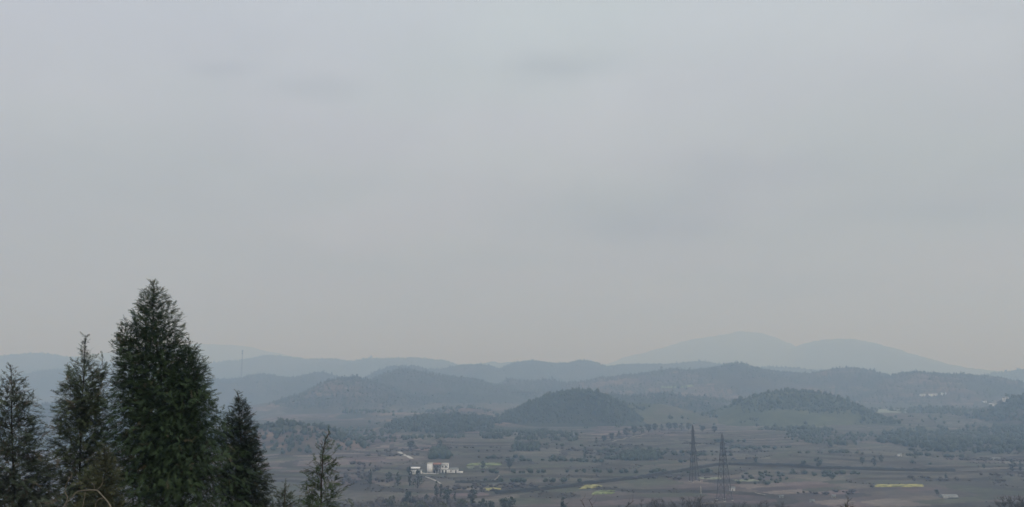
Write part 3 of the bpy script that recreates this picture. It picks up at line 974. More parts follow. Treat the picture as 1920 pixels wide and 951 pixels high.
def build_land():
    _, p = ribbon('earth_bank', 'scrub', [(930, 926), (1000, 921), (1060, 914), (1100, 908), (1150, 903), (1200, 897), (1250, 889), (1300, 880), (1345, 873), (1362, 872)],
                  4.0, 0.0, 2.0, 'dark earth bank climbing from the centre fields to the pylons', 'bank', 'structure', 0.5)
    hedge(p, 1.6, 3.0, 'dark scrub along the bank that climbs to the pylons', 61)
    _, p = ribbon('earth_bank', 'scrub', [(1366, 872), (1430, 873), (1500, 875), (1560, 879), (1620, 881), (1700, 883), (1790, 884)],
                  4.0, 0.0, 2.0, 'level dark bank running right from behind the pylons', 'bank', 'structure', 0.5)
    hedge(p, 1.6, 3.0, 'dark scrub along the level bank right of the pylons', 62)
    _, p = ribbon('earth_bank', 'scrub', [(855, 905), (880, 906), (905, 905), (935, 904)], 5, 0, 1.2, 'short dark bank below the green strips near the farm', 'bank', 'structure', 0.6)
    hedge(p, 2.0, 0.8, 'lumpy dark hedge below the green strips near the farm', 63)
    ribbon('path', 'concrete', [(748, 848), (756, 853), (772, 861)], 3.4, 0.25, 0.12, 'short pale concrete path slanting uphill behind the farm', 'path', 'structure', 0.3)
    ribbon('path', 'concrete', [(786, 888.5), (797, 888), (806, 888.5), (822, 889)], 3.2, 0.1, 0.12, 'pale paved yard strip joining the two white houses', 'path', 'structure', 0.3)
    ribbon('path', 'concrete', [(798, 895), (815, 901), (826, 908)], 1.3, 0.2, 0.12, 'pale track dropping from the farm towards the round tree', 'path', 'structure', 0.6)
    ribbon('path', 'palesoil', [(936, 893), (930, 898), (925, 903)], 0.9, 0.2, 0.12, 'thin pale footpath right of the green strips', 'path', 'structure', 0.5)
    ribbon('path', 'palesoil', [(1415, 926), (1424, 928), (1435, 930)], 2.2, 0.2, 0.12, 'short pale track beside the foot of the nearer pylon', 'path', 'structure', 0.5)
    ribbon('path', 'palesoil', [(688, 857), (705, 856), (722, 855)], 2.4, 0.25, 0.12, 'faint pale track below the ochre hill', 'path', 'structure', 0.5)
    ribbon('path', 'palesoil', [(1145, 829), (1175, 822), (1210, 815)], 3.0, 0.25, 0.12, 'pale track along the left flank of the tree row mound', 'path', 'structure', 0.5)
    ribbon('path', 'palesoil', [(757, 779), (775, 776), (800, 778)], 5.0, 0.3, 0.15, 'pale track on the brown hill at left', 'path', 'structure', 0.5)
    field([(1634, 914), (1735, 913.5), (1736, 910), (1640, 910)], 'rape', 0.7, 'long bright yellow rapeseed strip at lower right')
    field([(1089, 917), (1122, 914), (1124, 911), (1098, 911)], 'rape', 0.7, 'upper small yellow green crop patch left of the pylons')
    field([(1114, 928), (1150, 927), (1148, 921), (1122, 921)], 'youngcrop', 0.7, 'lower light green crop patch left of the pylons')
    field([(874, 873.5), (940, 873), (938, 869), (880, 869)], 'youngcrop', 0.6, 'long light green strip right of the farm')
    field([(876, 879), (888, 879), (888, 876.5), (876, 876.5)], 'palecrop', 0.5, 'small pale green plot below the long strip near the farm')
    field([(902, 879), (914, 879), (912, 876), (902, 876)], 'palecrop', 0.5, 'tiny pale plot below the middle of the long strip near the farm')
    field([(910, 921), (936, 919.5), (936, 917.5), (914, 918.5)], 'rape', 0.6, 'thin yellow green strip below the lumpy hedge')
    field([(1310, 899), (1350, 899), (1350, 896.5), (1315, 896.5)], 'palecrop', 0.5, 'pale strip behind the foot of the left pylon')
    field([(1372, 902), (1420, 903), (1420, 900), (1372, 899.5)], 'palecrop', 0.5, 'pale strip right of the nearer pylon')
    field([(1238, 728), (1302, 727), (1302, 724), (1240, 724.5)], 'youngcrop', 1.0, 'distant light green strip below the right ridge')
    field([(1640, 775), (1700, 774), (1720, 768), (1650, 768)], 'palecrop', 0.8, 'distant pale green field right of the green hill')
    for k, (pix, lab) in enumerate((([(958, 738), (1004, 739), (1004, 733), (968, 733)], 'pale sheet of water left of the dark pine hill'),
                                    ([(1776, 937), (1797, 935), (1796, 932), (1786, 932)], 'small pale pond at the foot of the slope at lower right'))):
        c = np.array([on_ground(px, py) for px, py in pix])
        z = c[:, 2].max() + 0.4
        rim = []
        for i in range(4):
            for t in np.linspace(0, 1, 6, endpoint=False):
                q = c[i] * (1 - t) + c[(i + 1) % 4] * t
                q = q + (q - c.mean(0)) * 0.12 * (random.random() - 0.5)
                rim.append((q[0], q[1], z))
        n = len(rim)
        V = np.array(rim + [(a, b, z - 3) for a, b, _ in rim] + [(c[:, 0].mean(), c[:, 1].mean(), z)])
        T = [(i, (i + 1) % n, 2 * n) for i in range(n)]
        Q = [(i, i + n, (i + 1) % n + n, (i + 1) % n) for i in range(n)]
        obj('pond', mesh_from('pond', V, [np.array(T), np.array(Q)]), M['water'], label=lab, category='pond', kind='structure')


build_land()

# ------------------------------------------------------------------ houses


def wall_panel(mb, x0, x1, z0, z1, y, th, holes):
    """a front wall (facing -y) with real openings; holes = (x0,x1,z0,z1)"""
    xs = sorted({x0, x1, *[h[0] for h in holes], *[h[1] for h in holes]})
    zs = sorted({z0, z1, *[h[2] for h in holes], *[h[3] for h in holes]})
    for a, b in zip(xs[:-1], xs[1:]):
        for c, d in zip(zs[:-1], zs[1:]):
            mx, mz = (a + b) / 2, (c + d) / 2
            if any(h[0] < mx < h[1] and h[2] < mz < h[3] for h in holes):
                continue
            mb.box(a, b, y, y + th, c, d)


def shell(parent, x0, x1, y0, y1, h, holes, mat='white', name='wall', z0=-0.4):
    """four walls, openings in the front one"""
    mb = MB()
    wall_panel(mb, x0, x1, z0, h, y0, 0.25, holes)
    mb.box(x0, x0 + 0.25, y0 + 0.25, y1, z0, h)
    mb.box(x1 - 0.25, x1, y0 + 0.25, y1, z0, h)
    mb.box(x0 + 0.25, x1 - 0.25, y1 - 0.25, y1, z0, h)
    return mb.build(name, M[mat], parent)


def window(parent, x0, x1, z0, z1, y):
    f = MB()
    t = 0.08
    f.box(x0, x1, y + 0.06, y + 0.14, z0, z0 + t).box(x0, x1, y + 0.06, y + 0.14, z1 - t, z1)
    f.box(x0, x0 + t, y + 0.06, y + 0.14, z0 + t, z1 - t).box(x1 - t, x1, y + 0.06, y + 0.14, z0 + t, z1 - t)
    f.box((x0 + x1) / 2 - t / 2, (x0 + x1) / 2 + t / 2, y + 0.06, y + 0.14, z0 + t, z1 - t)
    o = f.build('window', M['white'], parent)
    MB().box(x0 + t, x1 - t, y + 0.10, y + 0.12, z0 + t, z1 - t).build('pane', M['glass'], o)
    MB().box(x0 - 0.1, x1 + 0.1, y - 0.12, y, z0 - 0.1, z0 - 0.003).build('sill', M['concrete'], o)
    return o


def door(parent, x0, x1, z1, y):
    o = MB().box(x0, x1, y + 0.12, y + 0.18, -0.05, z1).build('door', M['door'], parent)
    MB().box(x1 - 0.22, x1 - 0.14, y + 0.04, y + 0.12, 0.95, 1.1).build('handle', M['steel'], o)
    return o


def gable_roof(parent, x0, x1, y0, y1, z, rise, mat, over=0.4):
    """roof with its ridge along x"""
    ym = (y0 + y1) / 2
    a, b, c, d = x0 - over, x1 + over, y0 - over, y1 + over
    t = 0.16
    V = [(a, c, z), (b, c, z), (b, ym, z + rise), (a, ym, z + rise), (a, d, z), (b, d, z)]
    V = V + [(x, y, zz + t) for x, y, zz in V]
    Q = [(0, 3, 2, 1), (3, 4, 5, 2), (6, 7, 8, 9), (9, 8, 11, 10), (0, 1, 7, 6), (5, 4, 10, 11), (0, 6, 9, 3), (3, 9, 10, 4), (1, 2, 8, 7), (2, 5, 11, 8)]
    o = obj('roof', mesh_from('roof', np.array(V, float), np.array(Q)), M[mat], parent)
    MB().box(a, b, ym - 0.12, ym + 0.12, z + rise + t - 0.03, z + rise + t + 0.14).build('ridge_cap', M[mat], o)
    return o


def farmhouse():
    """the larger white house: blank gable block, shaded gallery, windowed block, low annex"""
    s = 0.411 * P_house[1] / 608
    t = obj('farmhouse', None, label='larger white two storey farmhouse with red roof edge', category='house', loc=P_house)
    ox = -8.2
    # blank tall block on the left
    shell(t, ox, ox + 4.2, 0, 7, 7.2, [])
    MB().box(ox - 0.15, ox + 4.35, -0.15, 7.15, 7.203, 7.42).build('parapet', M['concrete'], t)
    v = MB()
    v.tube([(ox + 2.2, -0.05, 5.2), (ox + 2.2, 0.02, 5.2)], 0.55, 12)
    v.build('vent_disc', M['greywall'], t)
    # recessed gallery in the middle
    holes = [(ox + 5.0, ox + 6.0, 0, 2.2), (ox + 7.2, ox + 8.8, 0.9, 2.3), (ox + 5.2, ox + 6.6, 4.1, 5.5), (ox + 7.6, ox + 9.0, 4.1, 5.5)]
    shell(t, ox + 4.203, ox + 11.2, 2.2, 7, 6.6, holes, 'greywall')
    door(t, ox + 5.0, ox + 6.0, 2.2, 2.2)
    for h in holes[1:]:
        window(t, *h, 2.2)
    MB().box(ox + 4.25, ox + 11.15, 0.1, 2.19, 3.1, 3.28).build('gallery_floor', M['concrete'], t)
    for k in range(4):
        x = ox + 4.6 + k * 2.05
        MB().box(x, x + 0.2, 0.12, 0.32, 0, 3.097).build('column', M['white'], t)
    mb = MB()
    for k in range(14):
        x = ox + 4.45 + k * 0.48
        mb.box(x, x + 0.06, 0.14, 0.2, 3.283, 4.05)
    mb.box(ox + 4.3, ox + 11.1, 0.13, 0.21, 4.053, 4.13)
    mb.build('railing', M['steel'], t)
    gable_roof(t, ox + 4.75, ox + 10.7, 0.6, 6.6, 6.65, 0.75, 'redtile')
    # windowed blocks on the right
    holes = [(ox + 11.7, ox + 12.9, 4.3, 5.7), (ox + 11.7, ox + 12.9, 0, 2.3)]
    shell(t, ox + 11.203, ox + 13.4, 0.8, 7, 6.6, holes, 'white')
    window(t, *holes[0], 0.8); door(t, holes[1][0], holes[1][1], 2.3, 0.8)
    holes = [(ox + 14.2, ox + 15.6, 4.2, 5.8), (ox + 14.3, ox + 15.5, 0, 2.4)]
    shell(t, ox + 13.403, ox + 16.8, 0, 7, 7.0, holes, 'white')
    window(t, *holes[0], 0.0); door(t, holes[1][0], holes[1][1], 2.4, 0.0)
    MB().box(ox + 11.1, ox + 17.0, -0.2, 7.2, 7.003, 7.22).build('roof_slab', M['concrete'], t)
    # low annex
    holes = [(ox + 22.2, ox + 23.2, 0, 2.1), (ox + 18.2, ox + 19.4, 1.0, 2.0)]
    shell(t, ox + 16.803, ox + 24.5, 1.2, 5.6, 2.9, holes, 'white', 'annex_wall')
    door(t, holes[0][0], holes[0][1], 2.1, 1.2); window(t, *holes[1], 1.2)
    gable_roof(t, ox + 17.25, ox + 24.2, 1.2, 5.6, 2.95, 0.7, 'paleroof', 0.35)
    MB().box(ox + 24.9, ox + 28.5, 0.6, 0.85, -0.3, 1.5).build('yard_wall', M['white'], t)


def small_house():
    t = obj('farmhouse', None, label='smaller white flat roofed house behind dark cypresses', category='house', loc=P_small)
    holes = [(-3.4, -2.0, 0, 2.3), (-1.4, -0.6, 1.0, 2.4), (0.6, 2.4, 0, 2.5)]
    shell(t, -4.2, 3.0, 0, 6, 3.2, holes, 'white')
    door(t, -3.4, -2.0, 2.3, 0); window(t, *holes[1], 0); door(t, 0.6, 2.4, 2.5, 0)
    MB().box(-4.2, 3.0, 0.4, 6, 3.203, 4.3).build('upper_wall', M['greywall'], t)
    MB().box(-4.8, 3.5, -0.8, 6.6, 4.303, 4.9).build('roof', M['white'], t)
    shell(t, 3.003, 5.0, 0.6, 5, 2.9, [(3.5, 4.3, 0, 2.1)], 'white', 'side_wall')
    door(t, 3.5, 4.3, 2.1, 0.6)
    MB().box(2.9, 5.3, 0.3, 5.3, 2.903, 3.1).build('side_roof', M['paleroof'], t)


def yard_wall():
    t = obj('retaining_wall', None, label='low pale yard wall between the two white houses', category='wall', loc=P_house + np.array([-12.5, -4.0, 0]))
    MB().box(-3.5, 1.2, 0, 0.3, -1.2, 0.9).build('wall_run', M['concrete'], t)
    MB().box(1.203, 2.6, -1.6, 0.3, -1.6, 1.0).build('corner_block', M['greywall'], t)
    MB().box(-3.6, 1.25, -0.06, 0.36, 0.903, 1.03).build('coping', M['white'], t)


def hut(px, py, w, h, label, roof='paleroof', wallm='white', d=None, rz=0.0, z=None, Y=None):
    p = on_ground(px, py) if Y is None else at(px, py, Y)
    d = d or w * 0.7
    t = obj('cottage', None, label=label, category='house', loc=p)
    t.rotation_euler[2] = rz
    holes = [(-0.12 * w, 0.06 * w, 0, 0.68 * h), (0.2 * w, 0.36 * w, 0.35 * h, 0.7 * h)]
    shell(t, -w / 2, w / 2, 0, d, h, holes, wallm, z0=-3.0)
    o = MB().box(holes[0][0], holes[0][1], 0.12, 0.18, -0.05, holes[0][3]).build('door', M['door'], t)
    window(t, *holes[1], 0.0)
    gable_roof(t, -w / 2, w / 2, 0, d, h + 0.02, h * 0.35, roof, 0.3)
    return t


farmhouse()
small_house()
yard_wall()
hut(1732, 744, 11, 4.5, 'leftmost distant white cottage below the right ridge')
hut(1752, 744, 16, 5.0, 'widest distant white cottage below the right ridge')
hut(1771, 744, 10, 5.5, 'rightmost of three distant white cottages below the right ridge')
hut(1848, 758, 7, 4.0, 'lone tiny white cottage left of the right edge slope')
hut(1866, 761, 10, 3.5, 'lower white cottage at the foot of the right edge slope', rz=0.3)
hut(1888, 753, 8, 5.0, 'upper white cottage on the right edge slope')
hut(1374, 921, 3.2, 1.8, 'tiny white hut just right of the nearer pylon')
hut(1688, 856, 3.0, 1.8, 'small white hut on the terraces left of the pale tree')
hut(1466, 934, 2.2, 1.0, 'leftmost tiny pale tomb house in the scrub at the bottom', wallm='greywall')
hut(1524, 942, 2.4, 1.0, 'lowest tiny pale tomb house in the scrub at the bottom', wallm='greywall')
hut(1564, 934, 2.2, 1.2, 'rightmost tiny pale tomb house in the scrub at the bottom', wallm='greywall')


def tunnel(px, py, w, label):
    p = on_ground(px, py)
    t = obj('greenhouse', None, label=label, category='greenhouse', loc=p)
    a = np.linspace(0, math.pi, 9)
    prof = np.stack([np.cos(a) * 2.6, np.sin(a) * 2.1], -1)
    V = np.array([(x, 2.6 + yy, z) for x in (-w / 2, w / 2) for yy, z in prof])
    Q = [(i, i + 1, i + 10, i + 9) for i in range(8)]
    obj('plastic_cover', mesh_from('plastic_cover', V, np.array(Q)), M['paleroof'], t)
    for e in (-w / 2 + 0.02, w / 2 - 0.02):
        VV = np.array([(e, 2.6 + yy, z) for yy, z in prof])
        obj('end_panel', mesh_from('end_panel', VV, [np.array([(0, i, i + 1) for i in range(1, 8)])]), M['paleroof'], t)
    for k in range(6):
        x = -w / 2 + w * k / 5
        MB().tube([(x, 2.6 + yy * 1.01, z * 1.01 + 0.02) for yy, z in prof], 0.05, 4).build('hoop', M['steel'], t)


tunnel(1871, 863, 9, 'pale plastic greenhouse on the right terraces')
tunnel(1783, 934.5, 10, 'pale plastic greenhouse at the foot of the slope at lower right')

# ------------------------------------------------------------------ pylons, mast, pole


def pylon(p, H, base, top, arms, label, rz=0.0):
    t = obj('pylon', None, label=label, category='pylon', loc=p, group='steel pylons')
    t.rotation_euler[2] = rz
    waist = 0.62 * H

    def half(z):
        return base / 2 + (top / 2 - base / 2) * min(1, z / waist) if z < waist else top / 2 + (0.28 - top / 2) * (z - waist) / (H - waist)
    for sx, sy in ((-1, -1), (1, -1), (1, 1), (-1, 1)):
        MB().tube([(sx * half(z), sy * half(z), z) for z in (-0.5, waist, H - 1.0)], [0.24, 0.20, 0.15], 4).build('leg', M['steel'], t)
        MB().box(sx * base / 2 - 0.5, sx * base / 2 + 0.5, sy * base / 2 - 0.5, sy * base / 2 + 0.5, -0.8, 0.25).build('footing', M['concrete'], t)
    zs = [0.0]
    while zs[-1] < H - 2.0:
        zs.append(min(H - 1.0, zs[-1] + max(1.5, half(zs[-1]) * 1.9)))
    for a, b in zip(zs[:-1], zs[1:]):
        mb = MB()
        for k in range(4):
            c = ((-1, -1), (1, -1), (1, 1), (-1, 1))
            (ax, ay), (bx, by) = c[k], c[(k + 1) % 4]
            ha, hb = half(a), half(b)
            mb.bar((ax * ha, ay * ha, a), (bx * hb, by * hb, b), 0.08)
            mb.bar((bx * ha, by * ha, a), (ax * hb, ay * hb, b), 0.08)
            mb.bar((ax * hb, ay * hb, b), (bx * hb, by * hb, b), 0.08)
        mb.build('bracing', M['steel'], t)
    MB().tube([(0, 0, H - 1.1), (0, 0, H)], [0.34, 0.2], 6).build('peak', M['steel'], t)
    for z, L in arms:
        for s in (-1, 1):
            mb = MB()
            h = half(z)
            tip = (s * L, 0, z + 0.2)
            mb.bar((s * h, -h, z), tip, 0.11).bar((s * h, h, z), tip, 0.11).bar((s * h * 0.9, 0, z + 1.2), tip, 0.10)
            mb.bar((s * h, -h, z), (s * h, h, z), 0.1)
            for q in (0.35, 0.7):
                mb.bar((s * (h + (L - h) * q), -h * (1 - q), z + 0.2 * q), (s * (h + (L - h) * q), 0, z + 1.2 * (1 - q) + 0.2 * q), 0.07)
            a = mb.build('crossarm', M['steel'], t)
            st = MB()
            st.tube([(s * L, 0, z + 0.15), (s * L, 0, z - 2.3)], 0.07, 5)
            for k in range(8):
                zz = z - 0.25 - k * 0.24
                st.tube([(s * L, 0, zz + 0.06), (s * L, 0, zz), (s * L, 0, zz - 0.05)], [0.1, 0.27, 0.1], 7)
            st.build('insulator', M['insulator'], a)
    return t


y1, y2 = P_pyl[0][1], P_pyl[1][1]
ZC = (938 - 866) / FPX * y2
pylon(P_pyl[0], (903 - 802) / FPX * y1 * 1.0, 5.4, 1.9, ((27.5, 2.6), (21.5, 3.0), (36.0, 1.6)), 'left and farther steel lattice pylon of the pair', 0.25)
pylon(P_pyl[1], (938 - 820) / FPX * y2 * 1.0, 6.8, 3.0, ((31.0, 2.4), (28.0, 2.9), (ZC, 3.3)), 'right and nearer steel lattice pylon of the pair', 0.55)


def cables():
    def run(pix, dz, label):
        P = np.array([at(px, py, Y) for px, py, Y in pix]) + np.array([0, 0, dz])
        t = np.arange(len(P)); u = np.linspace(0, len(P) - 1, 40)
        B = np.stack([np.interp(u, t, P[:, k]) for k in range(3)], -1)
        for _ in range(6):
            B[1:-1] = (B[:-2] + 2 * B[1:-1] + B[2:]) / 4
        MB().tube(B, 0.11, 5).build('power_cable', M['insulator'], label=label, category='cable', group='cables from the nearer pylon')
    left = [(1350, 870.5, y2), (1250, 887, y2 - 5), (1150, 902, y2 - 12), (1050, 915, y2 - 22), (950, 926, y2 - 34), (850, 938, y2 - 48), (740, 957, y2 - 62)]
    right = [(1367, 870.5, y2), (1440, 873.5, y2 + 4), (1520, 876.5, y2 + 8), (1620, 880.5, y2 + 14), (1740, 883.5, y2 + 20), (1860, 885, y2 + 26), (2000, 884, y2 + 34)]
    for side, pix in (('left down across the valley', left), ('right across the terraces', right)):
        for dz, w in ((0.25, 'upper'), (-0.3, 'lower')):
            run(pix, dz, '%s dark power cable running %s from the nearer pylon' % (w, side))


cables()


def mast():
    D = 2680.0
    p = at(452, 712, D)
    H = (712 - 657) / FPX * D
    t = obj('radio_mast', None, label='thin lattice radio mast on the ridge right of the tall conifer', category='mast', loc=p)
    W0, W1 = 2.6, 1.2
    for k in range(3):
        a = k * 2 * math.pi / 3 + 0.3
        MB().tube([(W0 * math.cos(a), W0 * math.sin(a), -4), (W1 * math.cos(a), W1 * math.sin(a), H - 4)], [0.34, 0.26], 5).build('leg', M['steel'], t)
    z = 0.0
    while z < H - 6:
        mb = MB()
        h = 4.2
        for k in range(3):
            a, b = k * 2 * math.pi / 3 + 0.3, (k + 1) * 2 * math.pi / 3 + 0.3
            r0, r1 = W0 + (W1 - W0) * z / H, W0 + (W1 - W0) * (z + h) / H
            mb.bar((r0 * math.cos(a), r0 * math.sin(a), z), (r1 * math.cos(b), r1 * math.sin(b), z + h), 0.13)
            mb.bar((r1 * math.cos(a), r1 * math.sin(a), z + h), (r1 * math.cos(b), r1 * math.sin(b), z + h), 0.13)
        mb.build('bracing', M['steel'], t)
        z += h
    for zz, r in ((H - 5.5, 2.4), (H - 14, 2.3)):
        pl = MB().tube([(0, 0, zz), (0, 0, zz + 0.4)], [r, r], 10).build('platform', M['steel'], t)
        for k in range(6):
            a = k * math.pi / 3
            MB().box(r * math.cos(a) - 0.35, r * math.cos(a) + 0.35, r * math.sin(a) - 0.2, r * math.sin(a) + 0.2, zz + 0.45, zz + 3.2).build('antenna', M['paleroof'], pl)
    MB().tube([(0, 0, H - 4), (0, 0, H)], [0.25, 0.08], 5).build('lightning_rod', M['steel'], t)


mast()


def pole():
    p = on_ground(1314.5, 926)
    t = obj('utility_pole', None, label='short pale concrete pole between the two pylons', category='pole', loc=p)
    MB().tube([(0, 0, -0.5), (0, 0, 5.0)], [0.2, 0.14], 8).build('post', M['concrete'], t)
    MB().box(-0.7, 0.7, -0.06, 0.06, 4.5, 4.6).build('crossarm', M['steel'], t)


pole()

# ------------------------------------------------------------------ single trees in the valley


def leafy_proto(name, kind, mat, n=520, seed=1):
    """unit-height tree: tapered trunk with limbs, crown of leaf clumps"""
    rg = np.random.default_rng(seed)
    root = obj(name, None)
    tr = MB()
    lean = rg.uniform(-0.03, 0.03, 2)
    tr.tube([(0, 0, -0.06), (lean[0] * .3, lean[1] * .3, 0.3), (lean[0], lean[1], 0.8)], [0.035, 0.026, 0.008], 6)
    for k in range(7):
        a = rg.uniform(0, 6.28); z = rg.uniform(0.2, 0.6); L = rg.uniform(0.12, 0.26)
        tr.tube([(0, 0, z), (L * .6 * math.cos(a), L * .6 * math.sin(a), z + 0.09), (L * math.cos(a), L * math.sin(a), z + 0.2)], [0.014, 0.009, 0.004], 4)
    tr.build('trunk', M['bark'], root, True)
    z0, z1 = {'round': (0.22, 1.0), 'column': (0.04, 1.0), 'cone': (0.06, 1.0), 'lumpy': (0.08, 1.0)}[kind]

    def env(z):
        u = (z - z0) / (z1 - z0)
        if kind == 'round':
            return 0.40 * np.sqrt(np.clip(1 - (2 * u - 1) ** 2, 0.02, 1))
        if kind == 'column':
            return 0.13 * np.clip(np.sin(np.clip(u, 0.03, 1) ** 0.7 * math.pi) ** 0.6, 0.12, 1)
        if kind == 'cone':
            return 0.34 * (1 - u) ** 0.8 + 0.02
        return 0.17 * (1 + 0.45 * np.sin(u * 11 + seed)) * np.clip(1 - u ** 5, 0.1, 1)
    # clumps
    nc = 26
    zc = z0 + (z1 - z0) * rg.uniform(0.02, 0.97, nc)
    ac = rg.uniform(0, 2 * math.pi, nc)
    rc = env(zc) * rg.uniform(0.35, 0.85, nc)
    cc = np.stack([rc * np.cos(ac), rc * np.sin(ac), zc], -1)
    cs = np.clip(env(zc), 0.06, 0.4) * rg.uniform(0.35, 0.6, nc)
    w = rg.integers(0, nc, n)
    d = rg.normal(size=(n, 3)); d /= np.linalg.norm(d, axis=1)[:, None]
    c = cc[w] + d * cs[w][:, None] * rg.uniform(0.5, 1.05, n)[:, None]
    c[:, 2] = np.clip(c[:, 2], z0, z1)
    a = rg.normal(size=(n, 3)); a /= np.linalg.norm(a, axis=1)[:, None]
    b = np.cross(a, d); b /= np.linalg.norm(b, axis=1)[:, None] + 1e-9
    s = rg.uniform(0.022, 0.05, n)[:, None] * (1.25 if kind == 'round' else 0.85)
    V = np.stack([c - a * s, c + b * s * 0.7, c + a * s * 1.2, c - b * s * 0.7], 1).reshape(-1, 3)
    Q = np.arange(4 * n).reshape(-1, 4)
    tone = np.clip(rg.uniform(0, 1, n) * 0.6 + rg.uniform(0, 0.4, nc)[w], 0, 1)
    obj('crown', mesh_from('crown', V, Q, False, np.stack([tone, tone * 0, tone * 0], -1)), M[mat], root)
    return root


def bare_proto(name, seed, n2=70, mat='twig'):
    """unit-height leafless tree: forking limbs, boughs and a haze of twigs"""
    rg = np.random.default_rng(seed)
    root = obj(name, None)
    tr, br = MB(), MB()
    tr.tube([(0, 0, -0.05), (0.01, 0, 0.2), (0.0, 0.01, 0.42)], [0.022, 0.017, 0.012], 6)
    tips = []
    for k in range(9):
        a = k * 2.4 + rg.uniform(-0.3, 0.3); L = rg.uniform(0.30, 0.46); z = rg.uniform(0.16, 0.42); sp = rg.uniform(0.45, 1.0)
        p0 = np.array([0, 0, z]); dr = np.array([math.cos(a) * sp, math.sin(a) * sp, 1.15]); dr /= np.linalg.norm(dr)
        p1 = p0 + dr * L * 0.5 + rg.normal(0, 0.015, 3); p2 = p0 + dr * L + np.array([0, 0, 0.06]) + rg.normal(0, 0.02, 3)
        br.tube([p0, p1, p2], [0.011, 0.007, 0.004], 4)
        tips += [(p1, dr), (p2, dr), ((p1 + p2) / 2, dr)]
    tr.build('trunk', M['bark'], root, True)
    br.build('bough', M['bark'], root)
    Vs, Q, tone, nn = [], [], [], 0
    for p, dr in tips:
        for _ in range(n2 // 3):
            e = dr + rg.normal(0, 0.55, 3); e[2] = abs(e[2]) * 0.8 + 0.15; e /= np.linalg.norm(e)
            L = rg.uniform(0.07, 0.22)
            s = np.cross(e, rg.normal(size=3)); s /= np.linalg.norm(s)
            o = p + rg.normal(0, 0.025, 3)
            m_ = o + e * L * 0.55 + rg.normal(0, 0.01, 3)
            t_ = o + e * L + rg.normal(0, 0.018, 3)
            t_[2] = min(t_[2], 1.0)
            w = rg.uniform(0.0024, 0.0048)
            Vs += [o - s * w, o + s * w, m_ + s * w * .8, m_ - s * w * .8, t_ + s * w * .3, t_ - s * w * .3]
            Q += [(nn, nn + 1, nn + 2, nn + 3), (nn + 3, nn + 2, nn + 4, nn + 5)]
            q = rg.uniform(0, 1); tone += [q, q]
            nn += 6
    tone = np.array(tone)
    obj('crown', mesh_from('crown', np.array(Vs), np.array(Q), False, np.stack([tone, tone * 0, tone * 0], -1)), M[mat], root)
    return root


class Kind:
    """first use moves the prototype itself, later uses copy it"""
    def __init__(self, protos):
        self.p = protos
        self.used = [False] * len(protos)
        self.i = 0

    def put(self, loc, h, wide, label, category, group):
        k = self.i % len(self.p)
        self.i += 1
        rz = random.uniform(0, 6.28)
        sc = (h * wide, h * wide, h)
        if not self.used[k]:
            self.used[k] = True
            place(self.p[k], loc, rz, sc, label, category, group)
            return self.p[k]
        return copy_tree(self.p[k], loc, rz, sc, label, category, group)


K = {
    'round': Kind([leafy_proto('evergreen_tree', 'round', 'leaf', seed=s) for s in (1, 2, 3)]),
    'column': Kind([leafy_proto('cypress_tree', 'column', 'leaf', 420, seed=s) for s in (4, 5)]),
    'cone': Kind([leafy_proto('conifer_tree', 'cone', 'leaf', seed=s) for s in (6, 7)]),
    'lumpy': Kind([leafy_proto('evergreen_tree', 'lumpy', 'leaf', seed=s) for s in (8, 9)]),
    'pale': Kind([leafy_proto('pale_tree', 'cone', 'palegreen', 420, seed=10)]),
    'shrub': Kind([leafy_proto('olive_shrub', 'round', 'olive', 420, seed=s) for s in (11, 12, 13)]),
    'bare': Kind([bare_proto('leafless_tree', s) for s in (21, 22, 23)]),
}

